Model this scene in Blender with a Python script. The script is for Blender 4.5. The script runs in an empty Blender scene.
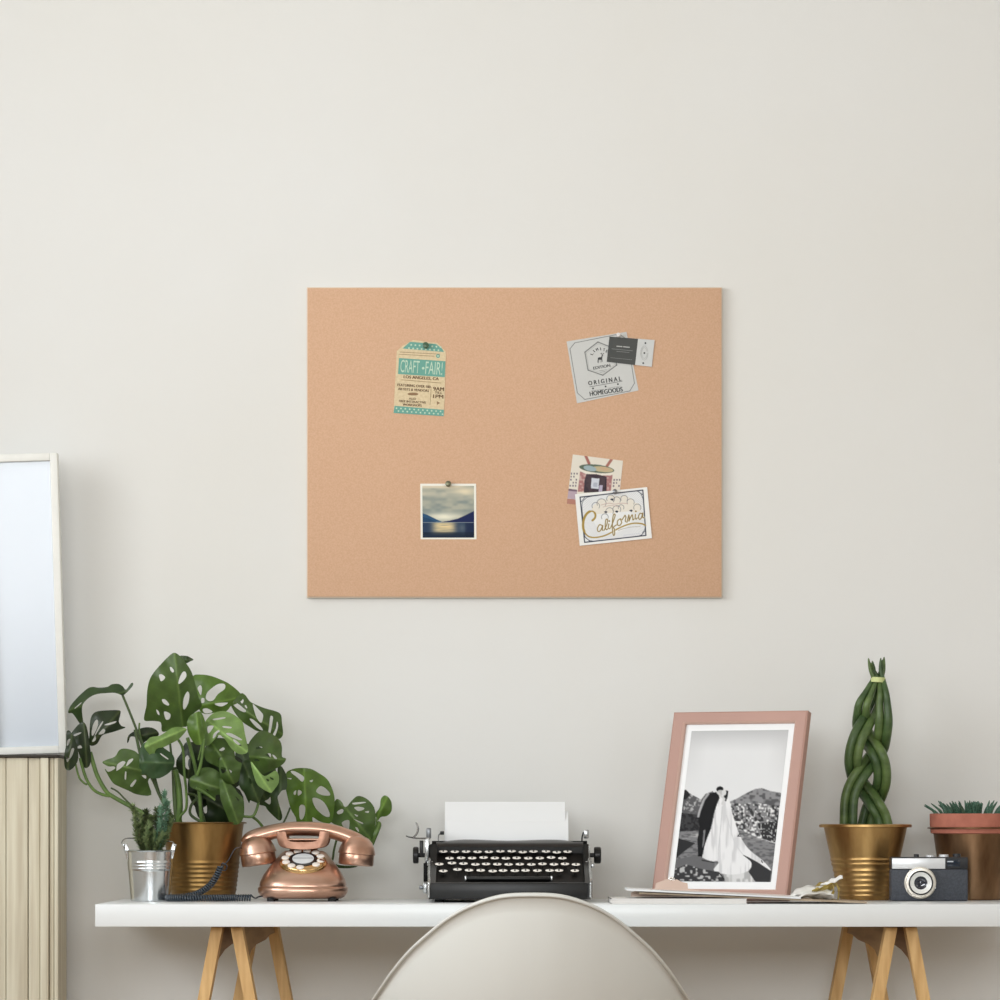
import bpy, bmesh, math, random
import numpy as np
from mathutils import Vector, Matrix
from mathutils.geometry import delaunay_2d_cdt
random.seed(7); np.random.seed(7)
C = bpy.context.scene.collection
scene = bpy.context.scene

# ------------------------------------------------------------------ camera
FPX, CAMD, HOR, CAMZ = 4087.5, 8.1, 826.0, 0.8835
cam_d = bpy.data.cameras.new('camera'); cam = bpy.data.objects.new('camera', cam_d); C.objects.link(cam)
cam.location = (0, -CAMD, CAMZ); cam.rotation_euler = (math.pi/2, 0, 0)
cam_d.sensor_width = 36; cam_d.lens = FPX*36/1000; cam_d.shift_y = (HOR-500)/1000
cam_d.clip_start = .05; cam_d.clip_end = 60
scene.camera = cam

# ------------------------------------------------------------------ world, lights, exposure
w = bpy.data.worlds.new('world'); scene.world = w; w.use_nodes = True
w.node_tree.nodes['Background'].inputs[0].default_value = (.80, .88, 1, 1)
w.node_tree.nodes['Background'].inputs[1].default_value = .6

def area(name, loc, rot, sx, sy, power, col, spread=180):
    l = bpy.data.lights.new(name, 'AREA'); l.shape = 'RECTANGLE'; l.size = sx; l.size_y = sy
    l.energy = power; l.color = col; l.spread = math.radians(spread)
    o = bpy.data.objects.new(name, l); C.objects.link(o); o.location = loc; o.rotation_euler = rot
    return o
R = math.radians
area('window_daylight_left', (-2.53, -3.0, 2.1), (R(90), 0, R(-90)), 3.4, 1.5, 109, (.96, .985, 1), 150)
area('window_daylight_back', (-.4, -9.42, 2.25), (R(90), 0, 0), 4.2, 1.3, 124, (.95, .98, 1), 120)
area('window_daylight_right', (3.13, -4.2, 2.2), (R(90), 0, R(90)), 2.2, 1.2, 18, (1, .94, .86), 150)

scene.view_settings.view_transform = 'Standard'
scene.view_settings.look = 'None'
scene.view_settings.gamma = 1
scene.view_settings.use_curve_mapping = False
scene.view_settings.exposure = -0.45

# ------------------------------------------------------------------ helpers
def P(px, py, y):
    s = (y+CAMD)/FPX
    return Vector(((px-500)*s, y, CAMZ+(HOR-py)*s))
def S(y): return FPX/(y+CAMD)          # pixels per metre at depth y
ZT = .74

def lin(c):
    c = c/255
    return c/12.92 if c <= .04045 else ((c+.055)/1.055)**2.4
def L3(rgb): return tuple(lin(v) for v in rgb)

MATS = {}
def mat(name, rgb, rough=.5, metal=0, var=0, scale=20, bump=0, bscale=None, coat=0, rgb2=None, stretch=None, spec=.5, alpha=None, trans=0, detail=4):
    if name in MATS: return MATS[name]
    m = bpy.data.materials.new(name); m.use_nodes = True; MATS[name] = m
    nt = m.node_tree; b = nt.nodes['Principled BSDF']
    b.inputs['Base Color'].default_value = (*L3(rgb), 1)
    b.inputs['Roughness'].default_value = rough; b.inputs['Metallic'].default_value = metal
    b.inputs['Specular IOR Level'].default_value = spec
    b.inputs['Coat Weight'].default_value = coat
    tc = nt.nodes.new('ShaderNodeTexCoord'); mp = nt.nodes.new('ShaderNodeMapping')
    nt.links.new(tc.outputs['Object'], mp.inputs[0])
    if stretch: mp.inputs['Scale'].default_value = stretch
    n = nt.nodes.new('ShaderNodeTexNoise'); n.inputs['Scale'].default_value = scale; n.inputs['Detail'].default_value = detail
    nt.links.new(mp.outputs[0], n.inputs['Vector'])
    if rgb2 or var:
        mx = nt.nodes.new('ShaderNodeMix'); mx.data_type = 'RGBA'
        a = L3(rgb); c2 = L3(rgb2) if rgb2 else tuple(v*(1-var) for v in a)
        mx.inputs[6].default_value = (*a, 1); mx.inputs[7].default_value = (*c2, 1)
        rp = nt.nodes.new('ShaderNodeMapRange'); rp.inputs[1].default_value = .35; rp.inputs[2].default_value = .65
        nt.links.new(n.outputs[0], rp.inputs[0]); nt.links.new(rp.outputs[0], mx.inputs[0])
        nt.links.new(mx.outputs[2], b.inputs['Base Color'])
    if bump:
        n2 = nt.nodes.new('ShaderNodeTexNoise'); n2.inputs['Scale'].default_value = bscale or scale; n2.inputs['Detail'].default_value = 3
        nt.links.new(mp.outputs[0], n2.inputs['Vector'])
        bp = nt.nodes.new('ShaderNodeBump'); bp.inputs['Strength'].default_value = bump; bp.inputs['Distance'].default_value = .002
        nt.links.new(n2.outputs[0], bp.inputs['Height']); nt.links.new(bp.outputs[0], b.inputs['Normal'])
    if alpha is not None: b.inputs['Alpha'].default_value = alpha
    if trans: b.inputs['Transmission Weight'].default_value = trans
    return m

def attr_mat(name, rough=.4, trans=0, spec=.5):
    if name in MATS: return MATS[name]
    m = bpy.data.materials.new(name); m.use_nodes = True; MATS[name] = m
    nt = m.node_tree; b = nt.nodes['Principled BSDF']; b.inputs['Roughness'].default_value = rough
    b.inputs['Specular IOR Level'].default_value = spec
    a = nt.nodes.new('ShaderNodeAttribute'); a.attribute_name = 'print'
    nt.links.new(a.outputs['Color'], b.inputs['Base Color'])
    if trans:
        t = nt.nodes.new('ShaderNodeBsdfTranslucent'); mx = nt.nodes.new('ShaderNodeMixShader'); mx.inputs[0].default_value = trans
        nt.links.new(a.outputs['Color'], t.inputs[0]); nt.links.new(b.outputs[0], mx.inputs[1]); nt.links.new(t.outputs[0], mx.inputs[2])
        nt.links.new(mx.outputs[0], nt.nodes['Material Output'].inputs[0])
    return m

def cr(pts, n=6, closed=False):
    pts = [np.array(p, float) for p in pts]; out = []
    N = len(pts); rng = range(N if closed else N-1)
    for i in rng:
        if closed: p0, p1, p2, p3 = pts[i-1], pts[i], pts[(i+1) % N], pts[(i+2) % N]
        else: p0, p1, p2, p3 = pts[max(i-1, 0)], pts[i], pts[i+1], pts[min(i+2, N-1)]
        for k in range(n):
            t = k/n
            out.append(.5*((2*p1)+(-p0+p2)*t+(2*p0-5*p1+4*p2-p3)*t*t+(-p0+3*p1-3*p2+p3)*t**3))
    if not closed: out.append(pts[-1])
    return out

ORG = {}
class MB:
    def __init__(s): s.v = []; s.f = []; s.m = []; s.mats = []; s.col = None
    def mi(s, m):
        if m not in s.mats: s.mats.append(m)
        return s.mats.index(m)
    def add(s, vs, fs, m):
        o = len(s.v); i = s.mi(m)
        s.v += [tuple(v) for v in vs]; s.f += [tuple(a+o for a in f) for f in fs]; s.m += [i]*len(fs); return s
    def bm(s, bm, m, M=None):
        bm.verts.ensure_lookup_table()
        if M is not None: bm.transform(M)
        bm.verts.index_update()
        s.add([v.co.copy() for v in bm.verts], [[v.index for v in f.verts] for f in bm.faces], m); bm.free(); return s
    def box(s, a, b, m, bev=0, M=None, seg=2):
        a = Vector(a); b = Vector(b); bm = bmesh.new(); bmesh.ops.create_cube(bm, size=1)
        for v in bm.verts: v.co = Vector(((a[i]+b[i])/2+v.co[i]*abs(b[i]-a[i]) for i in range(3)))
        if bev: bmesh.ops.bevel(bm, geom=bm.edges[:], offset=bev, segments=seg, profile=.5, affect='EDGES')
        return s.bm(bm, m, M)
    def tube(s, pts, r, m, n=8, cap=True, flat=1, up=None):
        pts = [Vector(p) for p in pts]; N = len(pts)
        rs = r if isinstance(r, (list, tuple)) else [r]*N
        vs = []; fs = []; u = None
        for i, p in enumerate(pts):
            t = (pts[min(i+1, N-1)]-pts[max(i-1, 0)]).normalized()
            if up is not None: u = (Vector(up)-t*t.dot(Vector(up))).normalized()
            elif u is None:
                u = t.orthogonal().normalized()
            else: u = (u-t*t.dot(u)).normalized()
            b = t.cross(u)
            for k in range(n):
                a = 2*math.pi*k/n; vs.append(p+(u*math.cos(a)*flat+b*math.sin(a))*rs[i])
        for i in range(N-1):
            for k in range(n):
                k2 = (k+1) % n; fs.append((i*n+k, i*n+k2, (i+1)*n+k2, (i+1)*n+k))
        if cap: fs.append(tuple(range(n))[::-1]); fs.append(tuple((N-1)*n+k for k in range(n)))
        return s.add(vs, fs, m)
    def lathe(s, prof, m, n=48, M=None, mfun=None):
        vs = []; fs = []; 
        for r, z in prof:
            for k in range(n):
                a = 2*math.pi*k/n; vs.append(Vector((max(r, 1e-5)*math.cos(a), max(r, 1e-5)*math.sin(a), z)))
        for i in range(len(prof)-1):
            for k in range(n):
                k2 = (k+1) % n; fs.append((i*n+k, i*n+k2, (i+1)*n+k2, (i+1)*n+k))
        if M is not None: vs = [M @ v for v in vs]
        return s.add(vs, fs, m)
    def prism(s, poly, off, m):
        poly = [Vector(p) for p in poly]; off = Vector(off); n = len(poly)
        vs = poly+[p+off for p in poly]
        fs = [tuple(range(n)), tuple(range(2*n-1, n-1, -1))]+[(i, n+i, n+(i+1) % n, (i+1) % n) for i in range(n)]
        return s.add(vs, fs, m)
    def loft(s, rings, m, cap=True):
        n = len(rings[0]); vs = [v for r in rings for v in r]; fs = []
        for i in range(len(rings)-1):
            for k in range(n):
                k2 = (k+1) % n; fs.append((i*n+k, i*n+k2, (i+1)*n+k2, (i+1)*n+k))
        if cap: fs.append(tuple(range(n))[::-1]); fs.append(tuple((len(rings)-1)*n+k for k in range(n)))
        return s.add(vs, fs, m)
    def build(s, name, parent=None, smooth=None, origin=None):
        me = bpy.data.meshes.new(name)
        o = bpy.data.objects.new(name, me); C.objects.link(o)
        org = Vector((0, 0, 0))
        if parent is not None: org = ORG[parent.name]; o.parent = parent
        elif origin is not None: org = Vector(origin); o.location = org
        ORG[o.name] = org
        me.from_pydata([tuple(Vector(v)-org) for v in s.v], [], s.f)
        for m in s.mats: me.materials.append(m)
        me.polygons.foreach_set('material_index', s.m)
        bm = bmesh.new(); bm.from_mesh(me); bmesh.ops.recalc_face_normals(bm, faces=bm.faces[:])
        if smooth:
            for f in bm.faces: f.smooth = True
            for e in bm.edges:
                if len(e.link_faces) == 2 and e.calc_face_angle(0) > math.radians(smooth): e.smooth = False
        bm.to_mesh(me); bm.free()
        if s.col is not None:
            a = me.color_attributes.new('print', 'FLOAT_COLOR', 'POINT')
            a.data.foreach_set('color', np.asarray(s.col, dtype=np.float32).ravel())
        return o

def tag(o, label, cat, group=None):
    o['label'] = label; o['category'] = cat
    if group: o['group'] = group
    return o
def thing(name, label, cat, loc, group=None):
    o = bpy.data.objects.new(name, None); C.objects.link(o); o.location = loc; o.empty_display_size = .05
    ORG[o.name] = Vector(loc); return tag(o, label, cat, group)
def struct(o): o['kind'] = 'structure'; return o
def rotm(loc, axis_to):
    """matrix taking +Z to the direction axis_to, placed at loc"""
    q = Vector((0, 0, 1)).rotation_difference(Vector(axis_to).normalized())
    return Matrix.Translation(Vector(loc)) @ q.to_matrix().to_4x4()

# ------------------------------------------------------------------ materials of the room
m_wall = mat('wall_plaster', (230, 230, 227), .9, var=.025, scale=1.3, bump=.15, bscale=45, spec=.2, rgb2=(228, 227, 222), detail=3)
m_ceil = mat('ceiling_paint', (235, 234, 230), .9, spec=.2)
m_floor = mat('floor_boards', (180, 152, 124), .5, var=.35, scale=6, stretch=(1, 8, 1))
m_trim = mat('trim_paint', (232, 230, 224), .5)
m_glassw = mat('window_glass', (230, 238, 245), .02, trans=1)

# ------------------------------------------------------------------ the room
XL, XR, YB, ZC = -2.6, 3.2, -9.5, 3.1
def wallbox(name, a, b, m):
    return struct(MB().box(a, b, m).build(name))
wallbox('wall_back', (XL-.12, 0, 0), (XR+.12, .12, ZC), m_wall)
def wall_hole(name, axis, fixed, thick, u0, u1, hu0, hu1, hz0, hz1):
    mb = MB()
    def bx(ua, ub, za, zb):
        if axis == 'x': mb.box((fixed, ua, za), (fixed+thick, ub, zb), m_wall)
        else: mb.box((ua, fixed, za), (ub, fixed+thick, zb), m_wall)
    bx(u0, hu0, 0, ZC); bx(hu1, u1, 0, ZC); bx(hu0, hu1, 0, hz0); bx(hu0, hu1, hz1, ZC)
    return struct(mb.build(name))
wall_hole('wall_left', 'x', XL-.12, .12, YB, 0, -4.8, -1.2, 1.25, 2.9)
wall_hole('wall_right', 'x', XR, .12, YB, 0, -5.4, -3.0, 1.5, 2.85)
wall_hole('wall_front', 'y', YB-.12, .12, XL-.12, XR+.12, -2.6+.05, 1.8, 1.5, 2.95)
wallbox('floor', (XL-.12, YB-.12, -.1), (XR+.12, .12, 0), m_floor)
wallbox('ceiling', (XL-.12, YB-.12, ZC), (XR+.12, .12, ZC+.1), m_ceil)
def window(n, axis, fixed, thick, u0, u1, z0, z1, parts=3):
    mb = MB()
    def bx(ua, ub, za, zb, m=m_trim, d=.0):
        if axis == 'x': mb.box((fixed+d, ua, za), (fixed+thick-d, ub, zb), m)
        else: mb.box((ua, fixed+d, za), (ub, fixed+thick-d, zb), m)
    f = .05
    bx(u0, u1, z0, z0+f); bx(u0, u1, z1-f, z1); bx(u0, u0+f, z0+f, z1-f); bx(u1-f, u1, z0+f, z1-f)
    for k in range(1, parts):
        u = u0+(u1-u0)*k/parts; bx(u-f/2, u+f/2, z0+f, z1-f)
    return struct(mb.build('window_%d' % n))
window(1, 'x', XL-.11, .05, -4.8, -1.2, 1.25, 2.9)
window(2, 'x', XR+.06, .05, -5.4, -3.0, 1.5, 2.85, 2)
window(3, 'y', YB-.11, .05, -2.55, 1.8, 1.5, 2.95, 4)
struct(MB().box((XL, -.018, 0), (XR, 0, .1), m_trim, .004).build('baseboard_back'))
struct(MB().box((XL, YB, 0), (XL+.018, -.018, .1), m_trim, .004).build('baseboard_left'))
struct(MB().box((XR-.018, YB, 0), (XR, -.018, .1), m_trim, .004).build('baseboard_right'))

# ------------------------------------------------------------------ desk
DX0 = (95-500)/545; DX1 = (1036-500)/545; DY0, DY1 = -.60, -.06
m_desk = mat('white_desk_laminate', (233, 237, 238), .28, spec=.5)
desk = thing('desk', 'long white desk with a thick slab top on two wooden trestles', 'desk', ((DX0+DX1)/2, -.33, 0))
mb = MB().box((DX0, DY0, ZT-.0415), (DX1, DY1, ZT), m_desk, .0015)
mb.build('desktop', desk, 40)
m_wood = mat('trestle_pine', (226, 188, 130), .55, scale=14, stretch=(6, 6, .7), rgb2=(202, 160, 102), bump=.05)
m_wood2 = mat('trestle_pine_rail', (170, 134, 92), .6, scale=10, stretch=(1, 1, 8), rgb2=(150, 116, 78))
def trestle(cx, sgn):
    ZB = ZT-.0418
    ang = sgn*R(6.5)
    M = Matrix.Translation((cx, 0, 0)) @ Matrix.Rotation(ang, 4, 'Z')
    M = Matrix.Translation((cx, -.55, 0)) @ Matrix.Rotation(ang, 4, 'Z')
    # local frame: x across the A, y = depth 0..0.42
    def w_(p): return M @ Vector(p)
    def leg(y, s):
        top = .0075; w0 = .020; slope = .19
        a = .012; out = []
        zt = ZB-.002
        xi0, xo0 = s*(top), s*(top+.0215)
        xi1, xo1 = s*(top+slope*zt), s*(top+.0215+slope*zt)
        poly = [(xi0, y, zt), (xo0, y, zt), (xo1, y, 0.001), (xi1, y, 0.001)]
        return MB().prism([w_(p) for p in poly], w_((0, .022, 0))-w_((0, 0, 0)), m_wood)
    for y in (0, .385):
        for s in (-1, 1):
            leg(y, s).build('leg', desk, 30)
    # side rails: deep board with an arched cut-out near each end
    for s in (-1, 1):
        def xs(z): return s*(.012+.19*(ZB-z))
        prof = [(0.024, ZB-.001), (.384, ZB-.001), (.384, ZB-.034)]
        for k in range(9):
            t = k/8; prof.append((.384-.045*t, ZB-.034-.0*t) if False else (.384-.05*(1-math.cos(t*math.pi/2)), ZB-.034-.0-.012*math.sin(t*math.pi/2)*0))
        prof = [(.024, ZB-.001), (.384, ZB-.001), (.384, ZB-.022), (.33, ZB-.024), (.27, ZB-.032), (.16, ZB-.038), (.10, ZB-.046), (.055, ZB-.06), (.024, ZB-.085)]
        if s*sgn > 0: pass
        poly = [w_((xs(z), y, z)) for y, z in prof]
        MB().prism(poly, w_((s*.009, 0, 0))-w_((0, 0, 0)), m_wood2).build('rail', desk, 30)
        zc = .22
        MB().box((-.006, .0, -.025), (.006, .407, .025), m_wood, .002, M=M @ Matrix.Translation((s*(.018+.19*(ZB-zc)), 0, zc))).build('crossbar', desk, 30)
    MB().box((-.028, -.002, ZB-.0015), (.028, .41, ZB-.0002), mat('trestle_hinge', (60, 42, 28), .6), M=M).build('hinge', desk)
trestle((226.5-500)/S(-.55), -1)
trestle((901.5-500)/S(-.55), 1)

# ------------------------------------------------------------------ side cabinet and leaning sash at the left
CABY = -.20
m_cream = mat('cream_paint', (222, 216, 194), .6, scale=9, stretch=(9, 9, .35), rgb2=(200, 190, 166), bump=.1)
m_cdark = mat('cabinet_dark_edge', (50, 44, 36), .6)
cx1 = P(58.2, 0, CABY).x; cz1 = P(0, 754.6, CABY).z
cab = thing('side_cabinet', 'tall cream cabinet of weathered vertical boards left of the desk', 'cabinet', (cx1-.22, -.11, 0))
mb = MB(); xx = cx1; 
for k, wd in enumerate([4.6, 5, 9, 12, 22, 22, 22, 22, 22, 22, 22, 22, 22]):
    wm = wd/S(CABY)
    dy = [0, .004, -.003, .003, 0, .002, 0, 0.002, 0, .002, 0, .002, 0][k]
    mb.box((xx-wm+.0012, CABY+dy, .0), (xx, CABY+.018+dy, cz1-.006), m_cream, .0015); xx -= wm
mb.box((xx, CABY+.02, 0), (cx1-.002, -.03, cz1-.006), m_cream)
mb.build('body', cab, 30)
MB().box((xx-.004, CABY-.006, cz1-.0055), (cx1+.001, -.028, cz1), m_cdark, .001).build('top_board', cab, 30)

SY = -.12
m_white = mat('sash_white_paint', (238, 238, 232), .45, scale=30, var=.04)
m_pane = bpy.data.materials.new('sash_pane'); m_pane.use_nodes = True
nt = m_pane.node_tree; b = nt.nodes['Principled BSDF']; b.inputs['Base Color'].default_value = (*L3((228, 236, 246)), 1); b.inputs['Roughness'].default_value = .15
tr = nt.nodes.new('ShaderNodeBsdfTransparent'); mx = nt.nodes.new('ShaderNodeMixShader'); mx.inputs[0].default_value = .4
nt.links.new(b.outputs[0], mx.inputs[1]); nt.links.new(tr.outputs[0], mx.inputs[2]); nt.links.new(mx.outputs[0], nt.nodes['Material Output'].inputs[0])
pv = P(66.3, 754.6, SY); pv.z = cz1+.0047
sash = thing('window_sash', 'white glazed window sash leaning upright on the cream cabinet', 'window sash', tuple(pv))
ra = math.atan2(9.3, 302)
MS = Matrix.Translation(pv) @ Matrix.Rotation(-ra*-1*-1, 4, 'Y') if False else Matrix.Translation(pv) @ Matrix.Rotation(-ra, 4, 'Y')
px = 1/S(SY); Hh = 300.5*px; Wd = .145; fs = 7.5*px
MS = MS @ Matrix.Translation((0, 0, .0))
mb = MB()
mb.box((-fs, 0, 0), (0, .03, Hh), m_white, .002, M=MS)
mb.box((-Wd, 0, 0), (-Wd+fs, .03, Hh), m_white, .002, M=MS)
mb.box((-Wd+fs, 0.001, 0), (-fs, .029, fs), m_white, .0015, M=MS)
mb.box((-Wd+fs, 0.001, Hh-fs), (-fs, .029, Hh), m_white, .0015, M=MS)
mb.build('frame', sash, 30)
MB().box((-Wd+fs-.002, .012, fs-.002), (-fs+.002, .016, Hh-fs+.002), m_pane, M=MS).build('pane', sash)

# ------------------------------------------------------------------ pin board
BY = -.016
m_board = mat('cork_face', (216, 178, 148), .85, scale=330, rgb2=(208, 168, 137), bump=.12, bscale=500, spec=.15)
m_bedge = mat('cork_edge', (226, 210, 190), .8)
a_ = P(307.6, 596.6, BY); b_ = P(721.4, 288, BY)
board = thing('pin_board', 'wide unframed tan cork pin board hanging on the wall', 'pin board', ((a_.x+b_.x)/2, 0, (a_.z+b_.z)/2))
MB().box((a_.x-.002, BY+.003, a_.z-.002), (b_.x+.002, -.001, b_.z+.002), m_bedge, .001).build('backing', board, 30)
MB().box((a_.x, BY, a_.z), (b_.x, BY+.003, b_.z), m_board, .0008).build('cork_face', board, 30)

# ------------------------------------------------------------------ printed cards on the board
FC = {}
def text2d(s, bold=False):
    key = (s, bold)
    if key in FC: return FC[key]
    cu = bpy.data.curves.new('t', 'FONT'); cu.body = s; cu.align_x = 'CENTER'; cu.resolution_u = 3
    o = bpy.data.objects.new('t', cu); me = bpy.data.meshes.new_from_object(o)
    vs = [v.co.copy() for v in me.vertices]; fs = [tuple(p.vertices) for p in me.polygons]
    x0 = min(v.x for v in vs); x1 = max(v.x for v in vs); y0 = min(v.y for v in vs); y1 = max(v.y for v in vs)
    vs = [((v.x-(x0+x1)/2)/(x1-x0), (v.y-(y0+y1)/2)/(y1-y0)) for v in vs]
    bpy.data.objects.remove(o); bpy.data.curves.remove(cu); bpy.data.meshes.remove(me)
    FC[key] = (vs, fs); return FC[key]
class Card(MB):
    """flat print: coordinates are those of an enlarged picture (x0,y0,scale)"""
    def __init__(s, z, y): super().__init__(); s.z = z; s.y = y
    def pt(s, x, yy, lay=0): return P(s.z[0]+x/s.z[2], s.z[1]+yy/s.z[2], s.y-.00012*lay)
    def slab(s, poly, m, th=.0006):
        poly = [s.pt(*p) for p in poly]
        s.prism(poly, (0, th, 0), m); return s
    def poly(s, pts, m, lay=1):
        s.add([s.pt(p[0], p[1], lay) for p in pts], [tuple(range(len(pts)))], m); return s
    def line(s, pts, wd, m, lay=1, closed=False):
        pts = [Vector((p[0], p[1])) for p in pts]; n = len(pts)
        for i in range(n if closed else n-1):
            a = pts[i]; b = pts[(i+1) % n]; d = (b-a)
            if d.length == 0: continue
            d.normalize(); nn = Vector((-d.y, d.x))*wd/2; e = d*wd/2*.6
            s.poly([a+nn-e, b+nn+e, b-nn+e, a-nn-e], m, lay)
        return s
    def disc(s, c, r, m, lay=1, n=14, ry=None):
        ry = ry or r
        return s.poly([(c[0]+r*math.cos(2*math.pi*k/n), c[1]+ry*math.sin(2*math.pi*k/n)) for k in range(n)], m, lay)
    def text(s, body, c, wd, ht, ang, m, lay=2, bold=False):
        vs, fs = text2d(body, bold); ca, sa = math.cos(R(ang)), math.sin(R(ang)); out = []
        for k, sh in enumerate((-.045, 0, .045) if bold else (0,)):     # heavier strokes: three passes side by side
            out = []
            for x, y in vs:
                X = x*wd+sh*ht; Y = -y*ht
                out.append(s.pt(c[0]+X*ca-Y*sa, c[1]+X*sa+Y*ca, lay+k*.15))
            s.add(out, fs, m)
        return s

ink = lambda n, c: mat('ink_'+n, c, .7, spec=.2)
m_kraft = mat('kraft_card', (226, 208, 172), .8, scale=200, rgb2=(214, 194, 156))
teal = ink('teal', (112, 168, 154)); tealw = ink('pale_teal', (196, 218, 196)); brown = ink('brown', (92, 66, 46)); brown2 = ink('light_brown', (150, 122, 92))
c = Card((380, 325, 10), BY-.0008)
c.slab([(168, 262), (215, 215), (330, 150), (575, 180), (655, 262), (660, 300), (640, 912), (135, 880)], m_kraft)
ta = 3.6
def row(x0, y0, x1, y1, h, m, lay=1): c.poly([(x0, y0), (x1, y1), (x1-2, y1+h), (x0-2, y0+h)], m, lay)
c.poly([(300, 168), (560, 190), (620, 235), (640, 270), (400, 250), (225, 235)], teal)
for k in range(9):
    for j in range(2):
        x = 270+k*42+(j*20); y = 196+j*34+(x-270)*.07
        if x < 620 and not (j == 0 and k == 0): c.disc((x, y), 10, tealw, 2, 6)
c.line([(200, 270), (600, 292)], 5, brown2); c.line([(190, 292), (540, 312)], 5, brown2)
c.disc((580, 310), 20, teal); c.disc((580, 310), 9, tealw, 2)
c.poly([(190, 330), (655, 362), (648, 522), (180, 490)], teal)
c.text('CRAFT', (300, 415), 190, 125, ta, tealw, 2); c.disc((432, 432), 13, tealw, 2); c.text('FAIR!', (540, 432), 170, 128, ta, tealw, 2)
c.text('LOS ANGELES, CA', (412, 530), 350, 34, ta, brown, 2, True)
c.line([(215, 548), (610, 580)], 5, brown2)
c.text('FEATURING OVER 100', (340, 608), 330, 26, ta, brown, 2, True)
c.text('ARTISTS & VENDORS', (335, 648), 310, 24, ta, brown, 2, True)
c.disc((330, 690), 55, brown2, 1, 14, 15)
c.text('ALSO', (325, 737), 70, 20, ta, brown, 2, True)
c.text('FREE INTERACTIVE', (325, 768), 270, 22, ta, brown, 2, True)
c.text('WORKSHOPS', (322, 800), 190, 24, ta, brown, 2, True)
c.text('9AM', (586, 640), 105, 38, ta, brown, 2, True); c.text('TILL', (586, 677), 75, 24, ta, brown, 2, True); c.text('1PM', (582, 715), 100, 36, ta, brown, 2, True)
c.line([(512, 620), (500, 800)], 4, brown2); c.disc((580, 780), 22, brown2, 1, 3)
c.poly([(145, 808), (640, 848), (637, 912), (135, 880)], teal)
for k in range(11):
    for j in range(2): c.disc((165+k*44+j*20, 832+j*28+k*3.2), 9, tealw, 2, 6)
o = c.build('paper_tag', None, None, c.pt(400, 530)); tag(o, 'cream and teal craft fair tag pinned to the tan cork board', 'paper tag')

# grey square card
m_grey = mat('grey_card', (204, 205, 202), .75); dk = ink('charcoal', (70, 72, 72)); gr2 = ink('grey', (140, 142, 140)); gr3 = ink('light_grey', (184, 185, 182))
c = Card((555, 320, 9.09), BY-.0008)
c.slab([(105, 195), (650, 108), (760, 640), (200, 757)], m_grey)
c.line([(180, 208), (580, 128), (660, 178), (722, 575), (680, 645), (270, 722), (203, 662), (136, 262)], 7, gr2, 1, True)
c.line([(272, 292), (390, 200), (545, 262), (560, 410), (435, 502), (300, 455)], 11, gr2, 1, True)
c.line([(286, 300), (392, 216), (530, 270), (545, 402), (435, 486), (312, 445)], 4, gr3, 1, True)
for k, ch in enumerate('LIMITED'):
    a = R(-152+k*21); c.text(ch, (413+88*math.cos(a), 345+82*math.sin(a)), 5 if ch == 'I' else 19, 26, k*19-68, dk, 2, True)
# deer
c.poly([(388, 345), (402, 338), (420, 338), (424, 322), (433, 318), (430, 340), (426, 362), (392, 362)], dk, 2)
for p, q in (((390, 360), (388, 386)), ((397, 360), (397, 388)), ((420, 360), (418, 384)), ((426, 355), (430, 378)), ((430, 322), (438, 302)), ((430, 322), (420, 300)), ((436, 308), (444, 304)), ((423, 308), (414, 306)), ((430, 322), (438, 326))): c.line([p, q], 4.5, dk, 2)
c.text('EDITION', (425, 425), 155, 26, -10, dk, 2, True)
c.line([(400, 462), (470, 452)], 4, gr2); c.line([(412, 474), (455, 468)], 4, gr2)
c.text('O R I G I N A L', (452, 553), 300, 40, -8.5, dk, 2, True)
c.line([(315, 608), (612, 556)], 4, dk)
for p in ((345, 622), (460, 604), (572, 583)): c.disc(p, 9, dk, 2, 6)
c.line([(330, 645), (440, 628)], 3, gr2); c.line([(480, 620), (600, 600)], 3, gr2)
c.text('HOMEGOODS', (465, 650), 300, 42, -8.5, dk, 2, True)
o = c.build('printed_card', None, None, c.pt(430, 430)); tag(o, 'large grey square card with deer hexagon emblem, tilted on the board', 'card')
c = Card((555, 320, 9.09), BY-.0022)
m_charc = mat('charcoal_card', (74, 76, 74), .75); pal = mat('pale_card', (206, 208, 206), .7)
c.slab([(495, 150), (905, 182), (880, 425), (470, 380)], pal)
c.poly([(495, 150), (755, 171), (728, 409), (470, 380)], m_charc, 1)
c.line([(562, 238), (610, 242)], 9, gr3, 2); c.line([(622, 243), (676, 248)], 9, gr3, 2)
c.line([(515, 262), (705, 280)], 4, gr2, 2); c.line([(560, 285), (675, 295)], 4, gr2, 2); c.line([(505, 342), (700, 362)], 3, gr2, 2)
for p in ((822, 210), (812, 300), (802, 392)): c.disc(p, 9, dk, 2, 6)
for r_ in (34, 26): c.line([(812+r_*math.cos(k*.5), 300+1.9*r_*math.sin(k*.5)) for k in range(13)], 4, gr3, 2)
o = c.build('business_card', None, None, c.pt(690, 290)); tag(o, 'small charcoal and pale business card overlapping the grey deer card', 'card')

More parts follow.
